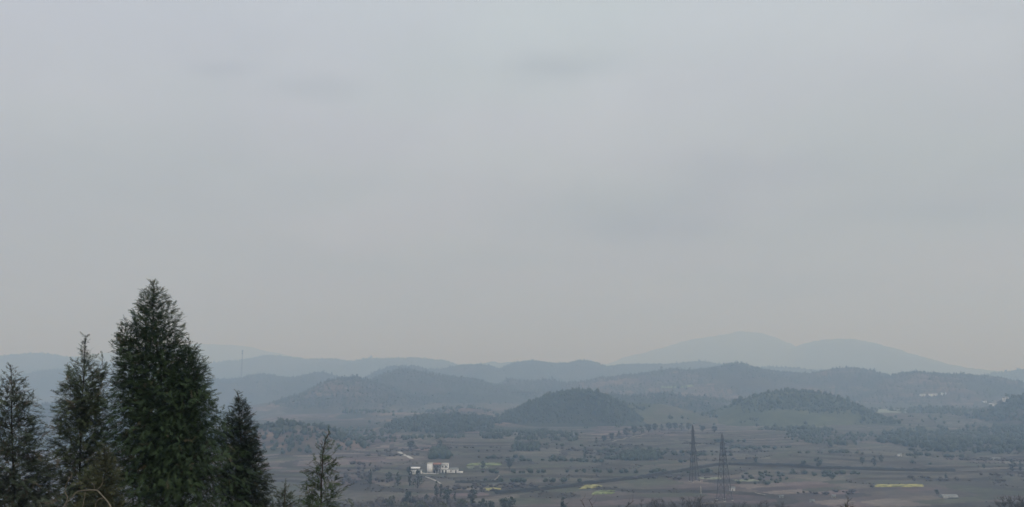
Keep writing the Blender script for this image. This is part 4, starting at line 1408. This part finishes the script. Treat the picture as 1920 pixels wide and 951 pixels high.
VT = [  # base pixel, height in pixels, kind, width factor, label, group
    (694, 913, 31, 'column', 0.8, 'slender lone cypress, leftmost on the brown slope below the farm', 'valley cypresses'),
    (729, 902, 15, 'round', 1.0, 'small round tree left of the smaller white house', 'valley evergreens'),
    (746, 911, 24, 'lumpy', 1.4, 'upright tree with a round head between lone cypress and small house', 'valley evergreens'),
    (768, 912, 30, 'column', 0.9, 'slim cypress in front of the left corner of the small house', 'valley cypresses'),
    (783, 916, 33, 'cone', 1.15, 'broad dark conifer in front of the right half of the small house', 'valley conifers'),
    (767, 890, 14, 'round', 0.9, 'dark tree rising behind the left roof corner of the small house', 'valley evergreens'),
    (818, 934, 30, 'column', 1.1, 'left of a pair of dark cypresses below the farmhouse', 'valley cypresses'),
    (826.5, 932, 25, 'column', 1.0, 'right and shorter of the cypress pair below the farmhouse', 'valley cypresses'),
    (838, 944, 25, 'round', 1.15, 'round dark tree right of the cypress pair below the farmhouse', 'valley evergreens'),
    (853, 940, 16, 'lumpy', 1.2, 'small dark tree between the round tree and the lumpy tree', 'valley evergreens'),
    (885, 951, 38, 'lumpy', 1.15, 'tall lumpy dark tree at the bottom right of the farm', 'valley evergreens'),
    (800, 943, 14, 'round', 0.9, 'small dark bush below the left cypress of the pair', 'valley evergreens'),
    (765, 946, 22, 'round', 0.9, 'dim dark tree in the thicket at the bottom below the farm', 'valley evergreens'),
    (1617, 872, 14, 'round', 0.9, 'round dark tree at the left end of the right hand rise', 'valley evergreens'),
    (1640, 874, 18, 'lumpy', 1.5, 'forked dark tree on top of the right hand rise', 'valley evergreens'),
    (1653, 868, 13, 'round', 0.8, 'smaller dark tree behind the forked tree on the rise', 'valley evergreens'),
    (1716, 860, 18, 'pale', 1.4, 'pale pyramid shaped tree on the right terraces', 'valley conifers'),
    (1845, 880, 9, 'round', 0.85, 'small round dark bush alone on the right terraces', 'valley evergreens'),
    (1899, 884, 22, 'lumpy', 1.5, 'left of two dark trees near the right picture edge', 'valley evergreens'),
    (1914, 884, 18, 'lumpy', 1.3, 'right of two dark trees near the right picture edge', 'valley evergreens'),
    (1757, 929, 10, 'round', 1.1, 'dark bush right of the yellow strip\'s end', 'valley evergreens'),
    (1774, 900, 14, 'cone', 0.8, 'small grey tree below the end of the level bank', 'valley conifers'),
    (1534, 878, 18, 'round', 1.0, 'hazy rounded tree behind the level bank, right one', 'valley evergreens'),
    (1508, 877, 12, 'round', 1.2, 'hazy low tree behind the level bank, left one', 'valley evergreens'),
    (1417, 872, 18, 'lumpy', 1.2, 'hazy upright tree behind the bank right of the pylons', 'valley evergreens'),
    (1097, 861, 22, 'lumpy', 1.2, 'hazy upright tree on the fields left of the square copse', 'valley evergreens'),
    (770, 844, 16, 'round', 1.2, 'hazy tree above the top of the slanting path', 'valley evergreens'),
    (825, 838, 12, 'round', 1.0, 'hazy treetop above the copse left of the brown mound', 'valley evergreens'),
    (1560, 900, 10, 'round', 1.3, 'low dark bush at the right end of the teal copse', 'valley evergreens'),
    (955, 880, 14, 'round', 1.1, 'purple grey tree right of the long green strip', 'valley evergreens'),
    (905, 880, 14, 'round', 1.0, 'dim tree just below the long green strip', 'valley evergreens'),
]
for px, py, hp, kind, wide, lab, grp in VT:
    p = on_ground(px, py)
    h = hp / FPX * p[1] * 1.02
    K[kind].put(p, h, wide, lab, 'tree' if 'bush' not in lab else 'bush', grp)

ORD = ['first', 'second', 'third', 'fourth', 'fifth', 'sixth', 'seventh', 'eighth', 'ninth', 'tenth', 'eleventh', 'twelfth', 'thirteenth', 'fourteenth', 'fifteenth', 'sixteenth']
ROW = [(1118, 832, 10), (1132, 829, 12), (1147, 826, 13), (1161, 823, 14), (1175, 819, 15), (1189, 816, 15), (1203, 813, 15), (1216, 811, 15), (1228, 809, 14), (1241, 808, 13), (1254, 807, 14), (1266, 807, 13), (1278, 807, 14), (1291, 807, 13)]
for k, (px, py, hp) in enumerate(ROW):
    p = on_ground(px, py)
    K['round' if k % 3 else 'cone'].put(p, hp / FPX * p[1], 1.25 if k % 3 else 1.5, '%s tree from the left in the dark row along the brown mound' % ORD[k], 'tree', 'tree row along the brown mound')
for px, py, hp, lab in ((1318, 810, 11, 'nearer of two lone trees right of the dark tree row'), (1340, 813, 12, 'outer lone tree right of the dark tree row')):
    p = on_ground(px, py)
    K['round'].put(p, hp / FPX * p[1], 1.2, lab, 'tree', 'lone trees right of the tree row')

p = on_level(818.5, 889)
K['bare'].put(p, 6.2, 1.15, 'purple grey leafless tree in front of the larger farmhouse', 'tree', 'leafless farm trees')

# shrubs and leafless trees whose tops rise over the lower edge of the picture, on the slope below the viewpoint
SH = [(735, 930, 470, 'shrub', 1.0), (790, 938, 455, 'shrub', 1.1), (865, 935, 455, 'shrub', 1.0), (920, 939, 445, 'round', 0.8), (905, 936, 440, 'round', 0.8),
      (945, 934, 440, 'round', 0.8), (960, 932, 450, 'round', 0.7), (1056, 931, 430, 'column', 1.6), (760, 941, 430, 'shrub', 1.2), (830, 942, 420, 'shrub', 1.2)]
for k, (px, py, Y, kind, wide) in enumerate(sorted(SH)):
    top = at(px, py, Y)
    g = gz(top)
    K[kind].put((top[0], top[1], g), max(2.0, top[2] - g), wide, '%s bush from the left along the bottom edge below the farm' % ORD[k], 'bush', 'bushes along the bottom edge below the farm')
BT = [(1168, 936, 330), (1200, 934, 310), (1232, 930, 300), (1256, 932, 330), (1280, 927, 290), (1302, 926, 300), (1325, 929, 310), (1352, 936, 290), (1385, 937, 300), (1412, 935, 310), (1440, 934, 290), (1462, 938, 300)]
for k, (px, py, Y) in enumerate(BT):
    top = at(px, py + 3, Y)
    g = gz(top)
    K['bare'].put((top[0], top[1], g), top[2] - g, 1.05, '%s leafless treetop from the left along the bottom below the pylons' % ORD[k], 'tree', 'leafless trees below the pylons')
for k, (px, py, Y) in enumerate([(1868, 938, 260), (1889, 931, 250), (1908, 929, 240), (1928, 932, 250)]):
    top = at(px, py, Y)
    g = gz(top)
    K['bare'].put((top[0], top[1], g), top[2] - g, 1.1, '%s leafless treetop from the left in the bottom right corner' % ORD[k], 'tree', 'leafless trees in the right corner')

# ------------------------------------------------------------------ the conifers beside the viewpoint


def frond_protos():
    out = []
    for q in range(5):
        rg = np.random.default_rng(300 + q)
        V, F = [], []
        n = 5
        droop = rg.uniform(0.12, 0.35)

        def axis(t):
            return np.array([t, 0.05 * math.sin(3 * t + q), -droop * t * t])
        for i in range(n):
            t = 0.08 + 0.86 * i / (n - 1)
            o = axis(t)
            for s in (-1, 1):
                L = (0.40 * (1 - 0.5 * t) + 0.06) * rg.uniform(0.7, 1.2)
                a = rg.uniform(0.45, 0.8)
                d = np.array([math.cos(a), s * math.sin(a), rg.uniform(-0.35, 0.15)])
                w = np.array([-s * d[1] * 0 - 0.0, 0, 0]) + np.cross(d, [0, 0, 1.0]) * 0.046
                b = len(V)
                V += [o, o + d * L * 0.5 + w, o + d * L + np.array([0, 0, -0.06 * L]), o + d * L * 0.5 - w]
                F.append((b, b + 1, b + 2, b + 3))
        for i in range(1):
            t0, t1 = 0.0, 1.0
            a_, b_ = axis(t0), axis(t1)
            w0, w1 = 0.028 * (1 - t0) + 0.012, 0.028 * (1 - t1) + 0.010
            b = len(V)
            V += [a_ + [0, -w0, 0], a_ + [0, w0, 0], b_ + [0, w1, 0], b_ + [0, -w1, 0]]
            F.append((b, b + 1, b + 2, b + 3))
        out.append((np.array(V), np.array(F)))
    return out


FRONDS = frond_protos()


def lay_fronds(name, O, D, L, mat, parent, rg, dead=0.0, tone_bias=0.0):
    n = len(O)
    D = D / (np.linalg.norm(D, axis=1)[:, None] + 1e-9)
    up = np.array([0, 0, 1.0]) + rg.normal(0, 0.45, (n, 3))
    S = np.cross(up, D); S /= np.linalg.norm(S, axis=1)[:, None] + 1e-9
    U = np.cross(D, S)
    which = rg.integers(0, len(FRONDS), n)
    tone = np.clip(rg.normal(0.42 + tone_bias, 0.24, n), 0, 1)
    deadr = rg.uniform(0, 1, n)
    Vs, Fs, Cs, nn = [], [], [], 0
    for k, (V, F) in enumerate(FRONDS):
        m = which == k
        if not m.any():
            continue
        l = L[m][:, None, None]
        VV = O[m][:, None] + l * (V[None, :, 0:1] * D[m][:, None] + V[None, :, 1:2] * S[m][:, None] + V[None, :, 2:3] * U[m][:, None])
        FF = F[None] + (np.arange(m.sum()) * len(V))[:, None, None] + nn
        Vs.append(VV.reshape(-1, 3)); Fs.append(FF.reshape(-1, 4))
        c = np.stack([tone[m], deadr[m], tone[m] * 0], -1)
        Cs.append(np.repeat(c, len(F), 0))
        nn += VV.shape[0] * VV.shape[1]
    return obj(name, mesh_from(name, np.concatenate(Vs), np.concatenate(Fs), False, np.concatenate(Cs)), M[mat], parent)


def conifer(label, Y, leaders, nf, mat, seed, frond=(0.16, 0.34), category='tree', rise=0.75, dead=0.0, tube=1.0, fill=0.45, core=0.5, widen=1.12, low_keep=0.55, group='conifers beside the viewpoint', name='conifer'):
    """leaders: list of (axis pixels [(px,py)...] from top down, envelope [(py, left px, right px)], share of fronds, sparseness at the top)"""
    rg = np.random.default_rng(seed)
    m_per_px = Y / FPX
    base_px = leaders[0][0][-1]
    pb = at(base_px[0], 951, Y)
    gzv = gz(pb)
    root = obj(name, None, label=label, category=category, group=group, loc=(pb[0], pb[1], gzv))
    org = np.array([pb[0], pb[1], gzv])
    trunk, twigs = MB(), MB()
    O, D, L = [], [], []
    for li, (axis, env, share, sparse) in enumerate(leaders):
        A = np.array([at(px, py, Y) for px, py in axis]) - org       # top first
        if li == 0:
            A = np.vstack([A, [0, 0, -0.3]])
        ztop = A[0, 2]
        zr = A[::-1, 2]
        ax_x = lambda z: np.interp(z, zr, A[::-1, 0])
        E = np.array(env, float)
        ez = np.array([at(960, py, Y)[2] for py in E[:, 0]]) - gzv
        el = np.array([at(px, py, Y)[0] for py, px, _ in E]) - org[0]
        er = np.array([at(px, py, Y)[0] for py, _, px in E]) - org[0]
        mid = 0.5 * (el + er)
        el, er = mid + (el - mid) * widen, mid + (er - mid) * widen
        o = np.argsort(ez)
        ez, el, er = ez[o], el[o], er[o]
        zlow = 0.5 if li == 0 else A[-1, 2]
        yoff = 0.0 if li == 0 else rg.uniform(-0.25, 0.25)
        zz = np.linspace(zlow if li else -0.3, ztop, 26)
        wob = 0.02 * np.cumsum(rg.normal(size=26)) * 0.5
        wob[-1] = wob[-2]
        P = np.stack([ax_x(zz) + wob - wob[-1], np.interp(zz, [zz[0], zz[-1]], [0 if li == 0 else 0, yoff]) + wob[::-1] * 0.6, zz], -1)
        rad = np.interp(zz, [zz[0], ztop * 0.55, ztop], [0.10 * tube, 0.034 * tube, 0.005])
        trunk.tube(P, rad if li == 0 else rad * 0.5, 7)
        # branches: many, spiralling; each ends on the outline
        H = ztop - zlow
        nb = int(120 * H * share ** 0.5)
        want = int(nf * share * (1 - fill))
        zb = zlow + H * (1 - rg.uniform(0, 1, nb) * 0.995)
        lens, brs = [], []
        for k in range(nb):
            z = zb[k]
            u = (ztop - z) / H
            a = k * 2.39996 + rg.uniform(-0.4, 0.4)
            ca, sa = math.cos(a), math.sin(a)
            ang = rise * (1.0 - 0.55 * u) + rg.uniform(-0.2, 0.2)
            # outline radius where the tip ends
            for _ in range(2):
                zt = z if _ == 0 else min(z + rr * math.tan(min(1.1, max(0.05, ang))) * 0.8, ztop - 0.02)
                xl, xr = np.interp(zt, ez, el), np.interp(zt, ez, er)
                ax = ax_x(zt)
                rl, rr_ = max(0.02, ax - xl), max(0.02, xr - ax)
                rr = (rr_ if ca > 0 else rl) * ca * ca + 0.5 * (rl + rr_) * sa * sa
            rr *= rg.choice([rg.uniform(0.55, 0.9), rg.uniform(0.85, 1.06)], p=[0.35, 0.65])
            xx, yy = np.interp(z, zz, P[:, 0]), np.interp(z, zz, P[:, 1])
            p0 = np.array([xx, yy, z])
            hz = rr * math.tan(min(1.1, max(0.05, ang))) * 0.8
            p2 = p0 + np.array([rr * ca, rr * sa, min(hz, ztop - 0.02 - z if u > 0.03 else hz)])
            p1 = p0 + (p2 - p0) * 0.55 + np.array([0, 0, -0.05 * rr]) + rg.normal(0, 0.03 * rr, 3)
            p2 = p2 + np.array([0, 0, -0.06 * rr * u])
            brs.append((p0, p1, p2, u))
            lens.append((rr ** 0.9 + 0.06) * (max(0.06, 1 - sparse * 1.0 * (1 - min(1, u * 2.1)))))
            if k % 3 == 0 or (u < 0.3 and k % 2 == 0):
                twigs.tube([p0, p1, p2], [0.012 * tube * (0.3 + u), 0.007 * tube * (0.4 + u), 0.002], 4, False)
        lens = np.array(lens)
        prob = lens * np.array([(low_keep if b[0][2] < 1.2 else 1.0) for b in brs])
        cnt = rg.multinomial(want, prob / prob.sum())
        for (p0, p1, p2, u), c in zip(brs, cnt):
            if c == 0:
                continue
            t = rg.uniform(0.12, 1.0, c) ** 0.75
            q = ((1 - t) ** 2)[:, None] * p0 + (2 * t * (1 - t))[:, None] * (2 * p1 - 0.5 * (p0 + p2)) + (t ** 2)[:, None] * p2
            d = (p2 - p0) / (np.linalg.norm(p2 - p0) + 1e-9)
            dd = d[None] * rg.uniform(0.5, 1.2, c)[:, None] + rg.normal(0, 0.42, (c, 3)) + np.array([0, 0, 0.25 - 0.75 * min(1, u * 1.3)])
            O.append(q); D.append(dd)
            L.append(rg.uniform(frond[0], frond[1], c) * (0.55 + 0.45 * min(1, u * 5)) * (1.1 - 0.3 * t))
        # sprays filling the crown between the branches, hanging like plumes
        nfill = int(nf * share * fill)
        cz = rg.uniform(zlow, ztop - 0.15, nfill * 4)
        wd = np.interp(cz, ez, er - el)
        uu = (ztop - cz) / H
        ok = rg.random(len(cz)) < (wd / wd.max()) ** 0.65 * np.clip(1 - sparse * (1 - np.minimum(1, uu * 1.8)), 0.02, 1)
        cz = cz[ok][:nfill]
        uu = (ztop - cz) / H
        c = len(cz)
        a = rg.uniform(0, 2 * math.pi, c)
        xl, xr, ax = np.interp(cz, ez, el), np.interp(cz, ez, er), ax_x(cz)
        rad_ = np.where(np.cos(a) > 0, xr - ax, ax - xl) * np.cos(a) ** 2 + 0.5 * (xr - xl) * np.sin(a) ** 2
        rad_ = rad_ * (1 + 0.10 * np.sin(a * 3 + cz * 5) + 0.08 * np.sin(cz * 9 + a * 2))
        fr = np.sqrt(rg.uniform(0.16, 0.92, c))
        out = np.stack([np.cos(a), np.sin(a), np.zeros(c)], -1)
        yy = np.interp(cz, zz, P[:, 1])
        O.append(np.stack([ax, yy, cz], -1) + out * (rad_ * fr)[:, None])
        D.append(out * 0.75 + rg.normal(0, 0.4, (c, 3)) + np.stack([0 * uu, 0 * uu, 0.75 - 1.15 * np.minimum(1, uu * 1.4)], -1))
        L.append(rg.uniform(frond[0], frond[1], c) * (0.6 + 0.4 * np.minimum(1, uu * 5)))
        # dense inner sprays round the stem
        m = rg.random(c) < 0.5 * core
        ci = int(m.sum())
        if ci:
            O.append(np.stack([ax[m], yy[m], cz[m]], -1) + out[m] * (rad_[m] * rg.uniform(0.03, 0.5, ci))[:, None])
            D.append(out[m] * 0.5 + rg.normal(0, 0.5, (ci, 3)))
            L.append(rg.uniform(0.6, 1.0, ci) * frond[1] * 1.15 * np.minimum(1, 0.35 + uu[m] * 3))
        # leader tip
        c = 5
        t = np.linspace(0.0, 0.4, c)
        O.append(np.stack([ax_x(ztop - t) + 0 * t, t * 0 + P[-1, 1], ztop - t - 0.05], -1))
        D.append(np.stack([rg.normal(0, 0.35, c), rg.normal(0, 0.35, c), np.full(c, 0.9)], -1))
        L.append(np.full(c, 0.16) * rg.uniform(0.7, 1.2, c))
    trunk.build('trunk', M['bark'], root, True)
    tag(twigs.build('branches', M['bark'], root), kind='stuff')
    lay_fronds('crown', np.concatenate(O), np.concatenate(D), np.concatenate(L), mat, root, rg, dead)
    return root


conifer('tallest and broadest dark green conifer at left', 20.0, [
    ([(287, 530), (290, 600), (300, 700), (316, 951)],
     [(528, 283, 291), (540, 273, 304), (560, 264, 316), (590, 257, 326), (630, 247, 338), (670, 236, 353), (710, 224, 372), (760, 208, 400), (800, 198, 420), (850, 194, 446), (900, 190, 462), (951, 184, 470), (1100, 178, 470), (1200, 200, 450)], 0.70, 0.0),
    ([(229, 596), (238, 660), (262, 760), (290, 900)],
     [(596, 227, 231), (612, 220, 244), (640, 216, 258), (680, 214, 270), (740, 208, 285), (800, 202, 300), (900, 215, 310)], 0.13, 0.25),
    ([(357, 638), (352, 700), (345, 790), (330, 920)],
     [(638, 354, 360), (652, 340, 372), (690, 330, 384), (740, 320, 396), (800, 310, 414), (920, 300, 430)], 0.17, 0.2),
], 26500, 'cypress', 901, frond=(0.09, 0.215), fill=0.55, core=1.0)
conifer('sparse grey conifer with thin pointed top beside the tallest', 19.0, [
    ([(160, 628), (157, 700), (153, 800), (150, 951)],
     [(628, 158, 162), (650, 150, 168), (680, 132, 178), (720, 118, 190), (760, 110, 196), (800, 102, 198), (850, 96, 204), (900, 88, 212), (951, 78, 220), (1100, 70, 225), (1200, 90, 210)], 0.90, 0.9),
    ([(124, 690), (132, 730), (145, 800)], [(690, 122, 126), (710, 118, 134), (760, 112, 150), (800, 110, 160)], 0.04, 0.8),
    ([(184, 668), (178, 720), (165, 800)], [(668, 182, 186), (690, 174, 190), (760, 160, 192), (800, 150, 190)], 0.06, 0.8),
], 8200, 'cypress_olive', 902, frond=(0.10, 0.22), rise=0.9, tube=0.7, fill=0.4, widen=1.0)
conifer('leftmost conifer with bare leader cut by the picture edge', 18.0, [
    ([(20, 684), (23, 760), (25, 860), (26, 951)],
     [(684, 18, 22), (700, 8, 32), (720, -4, 46), (760, -22, 58), (800, -32, 64), (850, -40, 70), (900, -46, 75), (951, -50, 80), (1100, -58, 88), (1200, -40, 70)], 1.0, 0.85),
], 7400, 'cypress_grey', 903, frond=(0.10, 0.23), rise=0.7, tube=0.7, fill=0.4)
conifer('narrow very dark conifer right of the tallest', 21.0, [
    ([(447, 738), (449, 800), (455, 880), (462, 951)],
     [(738, 445, 449), (755, 438, 458), (780, 430, 468), (820, 424, 476), (850, 420, 484), (900, 418, 497), (951, 416, 510), (1100, 410, 525), (1200, 420, 510)], 1.0, 0.35),
], 8000, 'cypress_dark', 904, frond=(0.10, 0.22), fill=0.55, core=1.0)
conifer('small conifer with curved tip standing apart at lower left', 15.0, [
    ([(618, 809), (608, 830), (603, 862), (601, 951)],
     [(809, 616, 622), (822, 604, 630), (840, 594, 628), (870, 586, 632), (900, 576, 634), (930, 568, 645), (951, 562, 654), (1050, 545, 672), (1150, 560, 660)], 1.0, 0.9),
], 2000, 'cypress', 905, frond=(0.09, 0.19), rise=0.75, tube=0.6)
conifer('lowest conifer tip between the dark and the small conifer', 16.0, [
    ([(534, 906), (534, 951)], [(906, 532, 536), (920, 522, 546), (951, 508, 562), (1050, 490, 582), (1150, 500, 570)], 1.0, 0.7),
], 2600, 'cypress_grey', 906, frond=(0.07, 0.15), tube=0.6)
conifer('dark conifer tip poking up alone at the bottom right', 30.0, [
    ([(1590, 934), (1588, 951)], [(934, 1588, 1592), (945, 1578, 1600), (951, 1574, 1604), (1000, 1560, 1620), (1100, 1560, 1620)], 1.0, 0.7),
], 2200, 'cypress_dark', 907, frond=(0.09, 0.18), tube=0.8)
conifer('olive green young conifer at the foot of the sparse one', 17.0, [
    ([(196, 836), (196, 951)], [(836, 194, 198), (860, 176, 206), (900, 160, 214), (951, 150, 222), (1050, 140, 235), (1150, 150, 225)], 1.0, 0.2),
], 2600, 'olive', 908, frond=(0.10, 0.2), tube=0.6)


def dry_branches():
    Y = 13.5
    p = at(205, 951, Y)
    g = gz(p)
    root = obj('dry_shrub', None, label='pale dry leafless branches arching in front of the sparse conifer', category='shrub', loc=(p[0], p[1], g))
    org = np.array([p[0], p[1], g])

    def line(pix, r0, r1, name='branch', dy=0.0):
        A = np.array([at(px, py, Y + dy) for px, py in pix]) - org
        s = np.arange(len(A)); u = np.linspace(0, len(A) - 1, 6 * len(A))
        # rounded polyline
        B = np.stack([np.interp(u, s, A[:, k]) for k in range(3)], -1)
        for _ in range(4):
            B[1:-1] = (B[:-2] + 2 * B[1:-1] + B[2:]) / 4
        MB().tube(B, np.linspace(r0, r1, len(B)), 6).build(name, M['drywood'], root, True)
    MB().tube([(0.02, 0, -0.2), (0.06, 0.02, 0.5), at(212, 960, Y) - org], [0.022, 0.018, 0.013], 7).build('stem', M['drywood'], root, True)
    line([(212, 960), (203, 942), (192, 930), (182, 919), (168, 919), (152, 920), (143, 923), (134, 934), (122, 946), (112, 962)], 0.012, 0.007)
    line([(182, 919), (190, 911), (193, 902), (192, 897)], 0.007, 0.003)
    line([(195, 934), (186, 935), (180, 942), (178, 955)], 0.007, 0.004)
    line([(118, 952), (128, 934), (121, 922), (124, 908), (132, 895), (136, 889), (130, 884)], 0.007, 0.003)
    line([(121, 922), (112, 930), (104, 942)], 0.004, 0.002)
    line([(160, 922), (158, 935), (154, 956)], 0.006, 0.004)
    line([(177, 916), (176, 908), (170, 904)], 0.004, 0.002)
    line([(134, 891), (135, 897), (132, 899)], 0.004, 0.002)


dry_branches()


def bare_twigs():
    for (pix, lab) in (([(1104, 972), (1098, 955), (1092, 941), (1088, 937)], 'left dark bare twig tip at the bottom below the green patches'),
                       ([(1118, 972), (1112, 952), (1106, 940), (1104, 936)], 'middle dark bare twig tip at the bottom below the green patches'),
                       ([(1158, 972), (1172, 952), (1184, 942), (1189, 939)], 'right slanting dark bare twig tip at the bottom edge')):
        Y = 40.0
        A = np.array([at(px, py, Y) for px, py in pix])
        b = np.array([A[0][0], A[0][1], gz(A[0])])
        root = obj('sapling', None, label=lab, category='sapling', loc=b)
        B = np.vstack([[0, 0, -0.2], [[0.03, 0, (A[0] - b)[2] * 0.5]], A - b])
        MB().tube(B, np.linspace(0.022, 0.006, len(B)), 6).build('stem', M['bark'], root, True)
        for k in range(2):
            q = B[-2 - (k % 2)] * 0.6 + B[-1 - (k % 2)] * 0.4
            a = random.uniform(0, 6.28)
            MB().tube([q, q + np.array([0.2 * math.cos(a), 0.2 * math.sin(a), 0.16]), q + np.array([0.3 * math.cos(a), 0.3 * math.sin(a), 0.34])], [0.007, 0.005, 0.002], 4).build('twig', M['bark'], root)


bare_twigs()

# ------------------------------------------------------------------ the air


def build_haze():
    mb = MB().box(-24500, 24500, -400, 17600, -90, 620)
    m = bpy.data.materials.new('haze')
    m.use_nodes = True
    t = m.node_tree
    for n in list(t.nodes):
        t.nodes.remove(n)
    k = NT(t)
    v = k.n('ShaderNodeVolumePrincipled', {'Color': (0.48, 0.685, 1.0, 1), 'Density': HAZE_DENSITY, 'Anisotropy': 0.15, 'Absorption Color': (1, 1, 1, 1)})
    k.n('ShaderNodeOutputMaterial', {'Volume': v.outputs[0]})
    mb.build('haze', m, label='thin blue grey haze filling the whole valley', category='haze', kind='stuff')


build_haze()
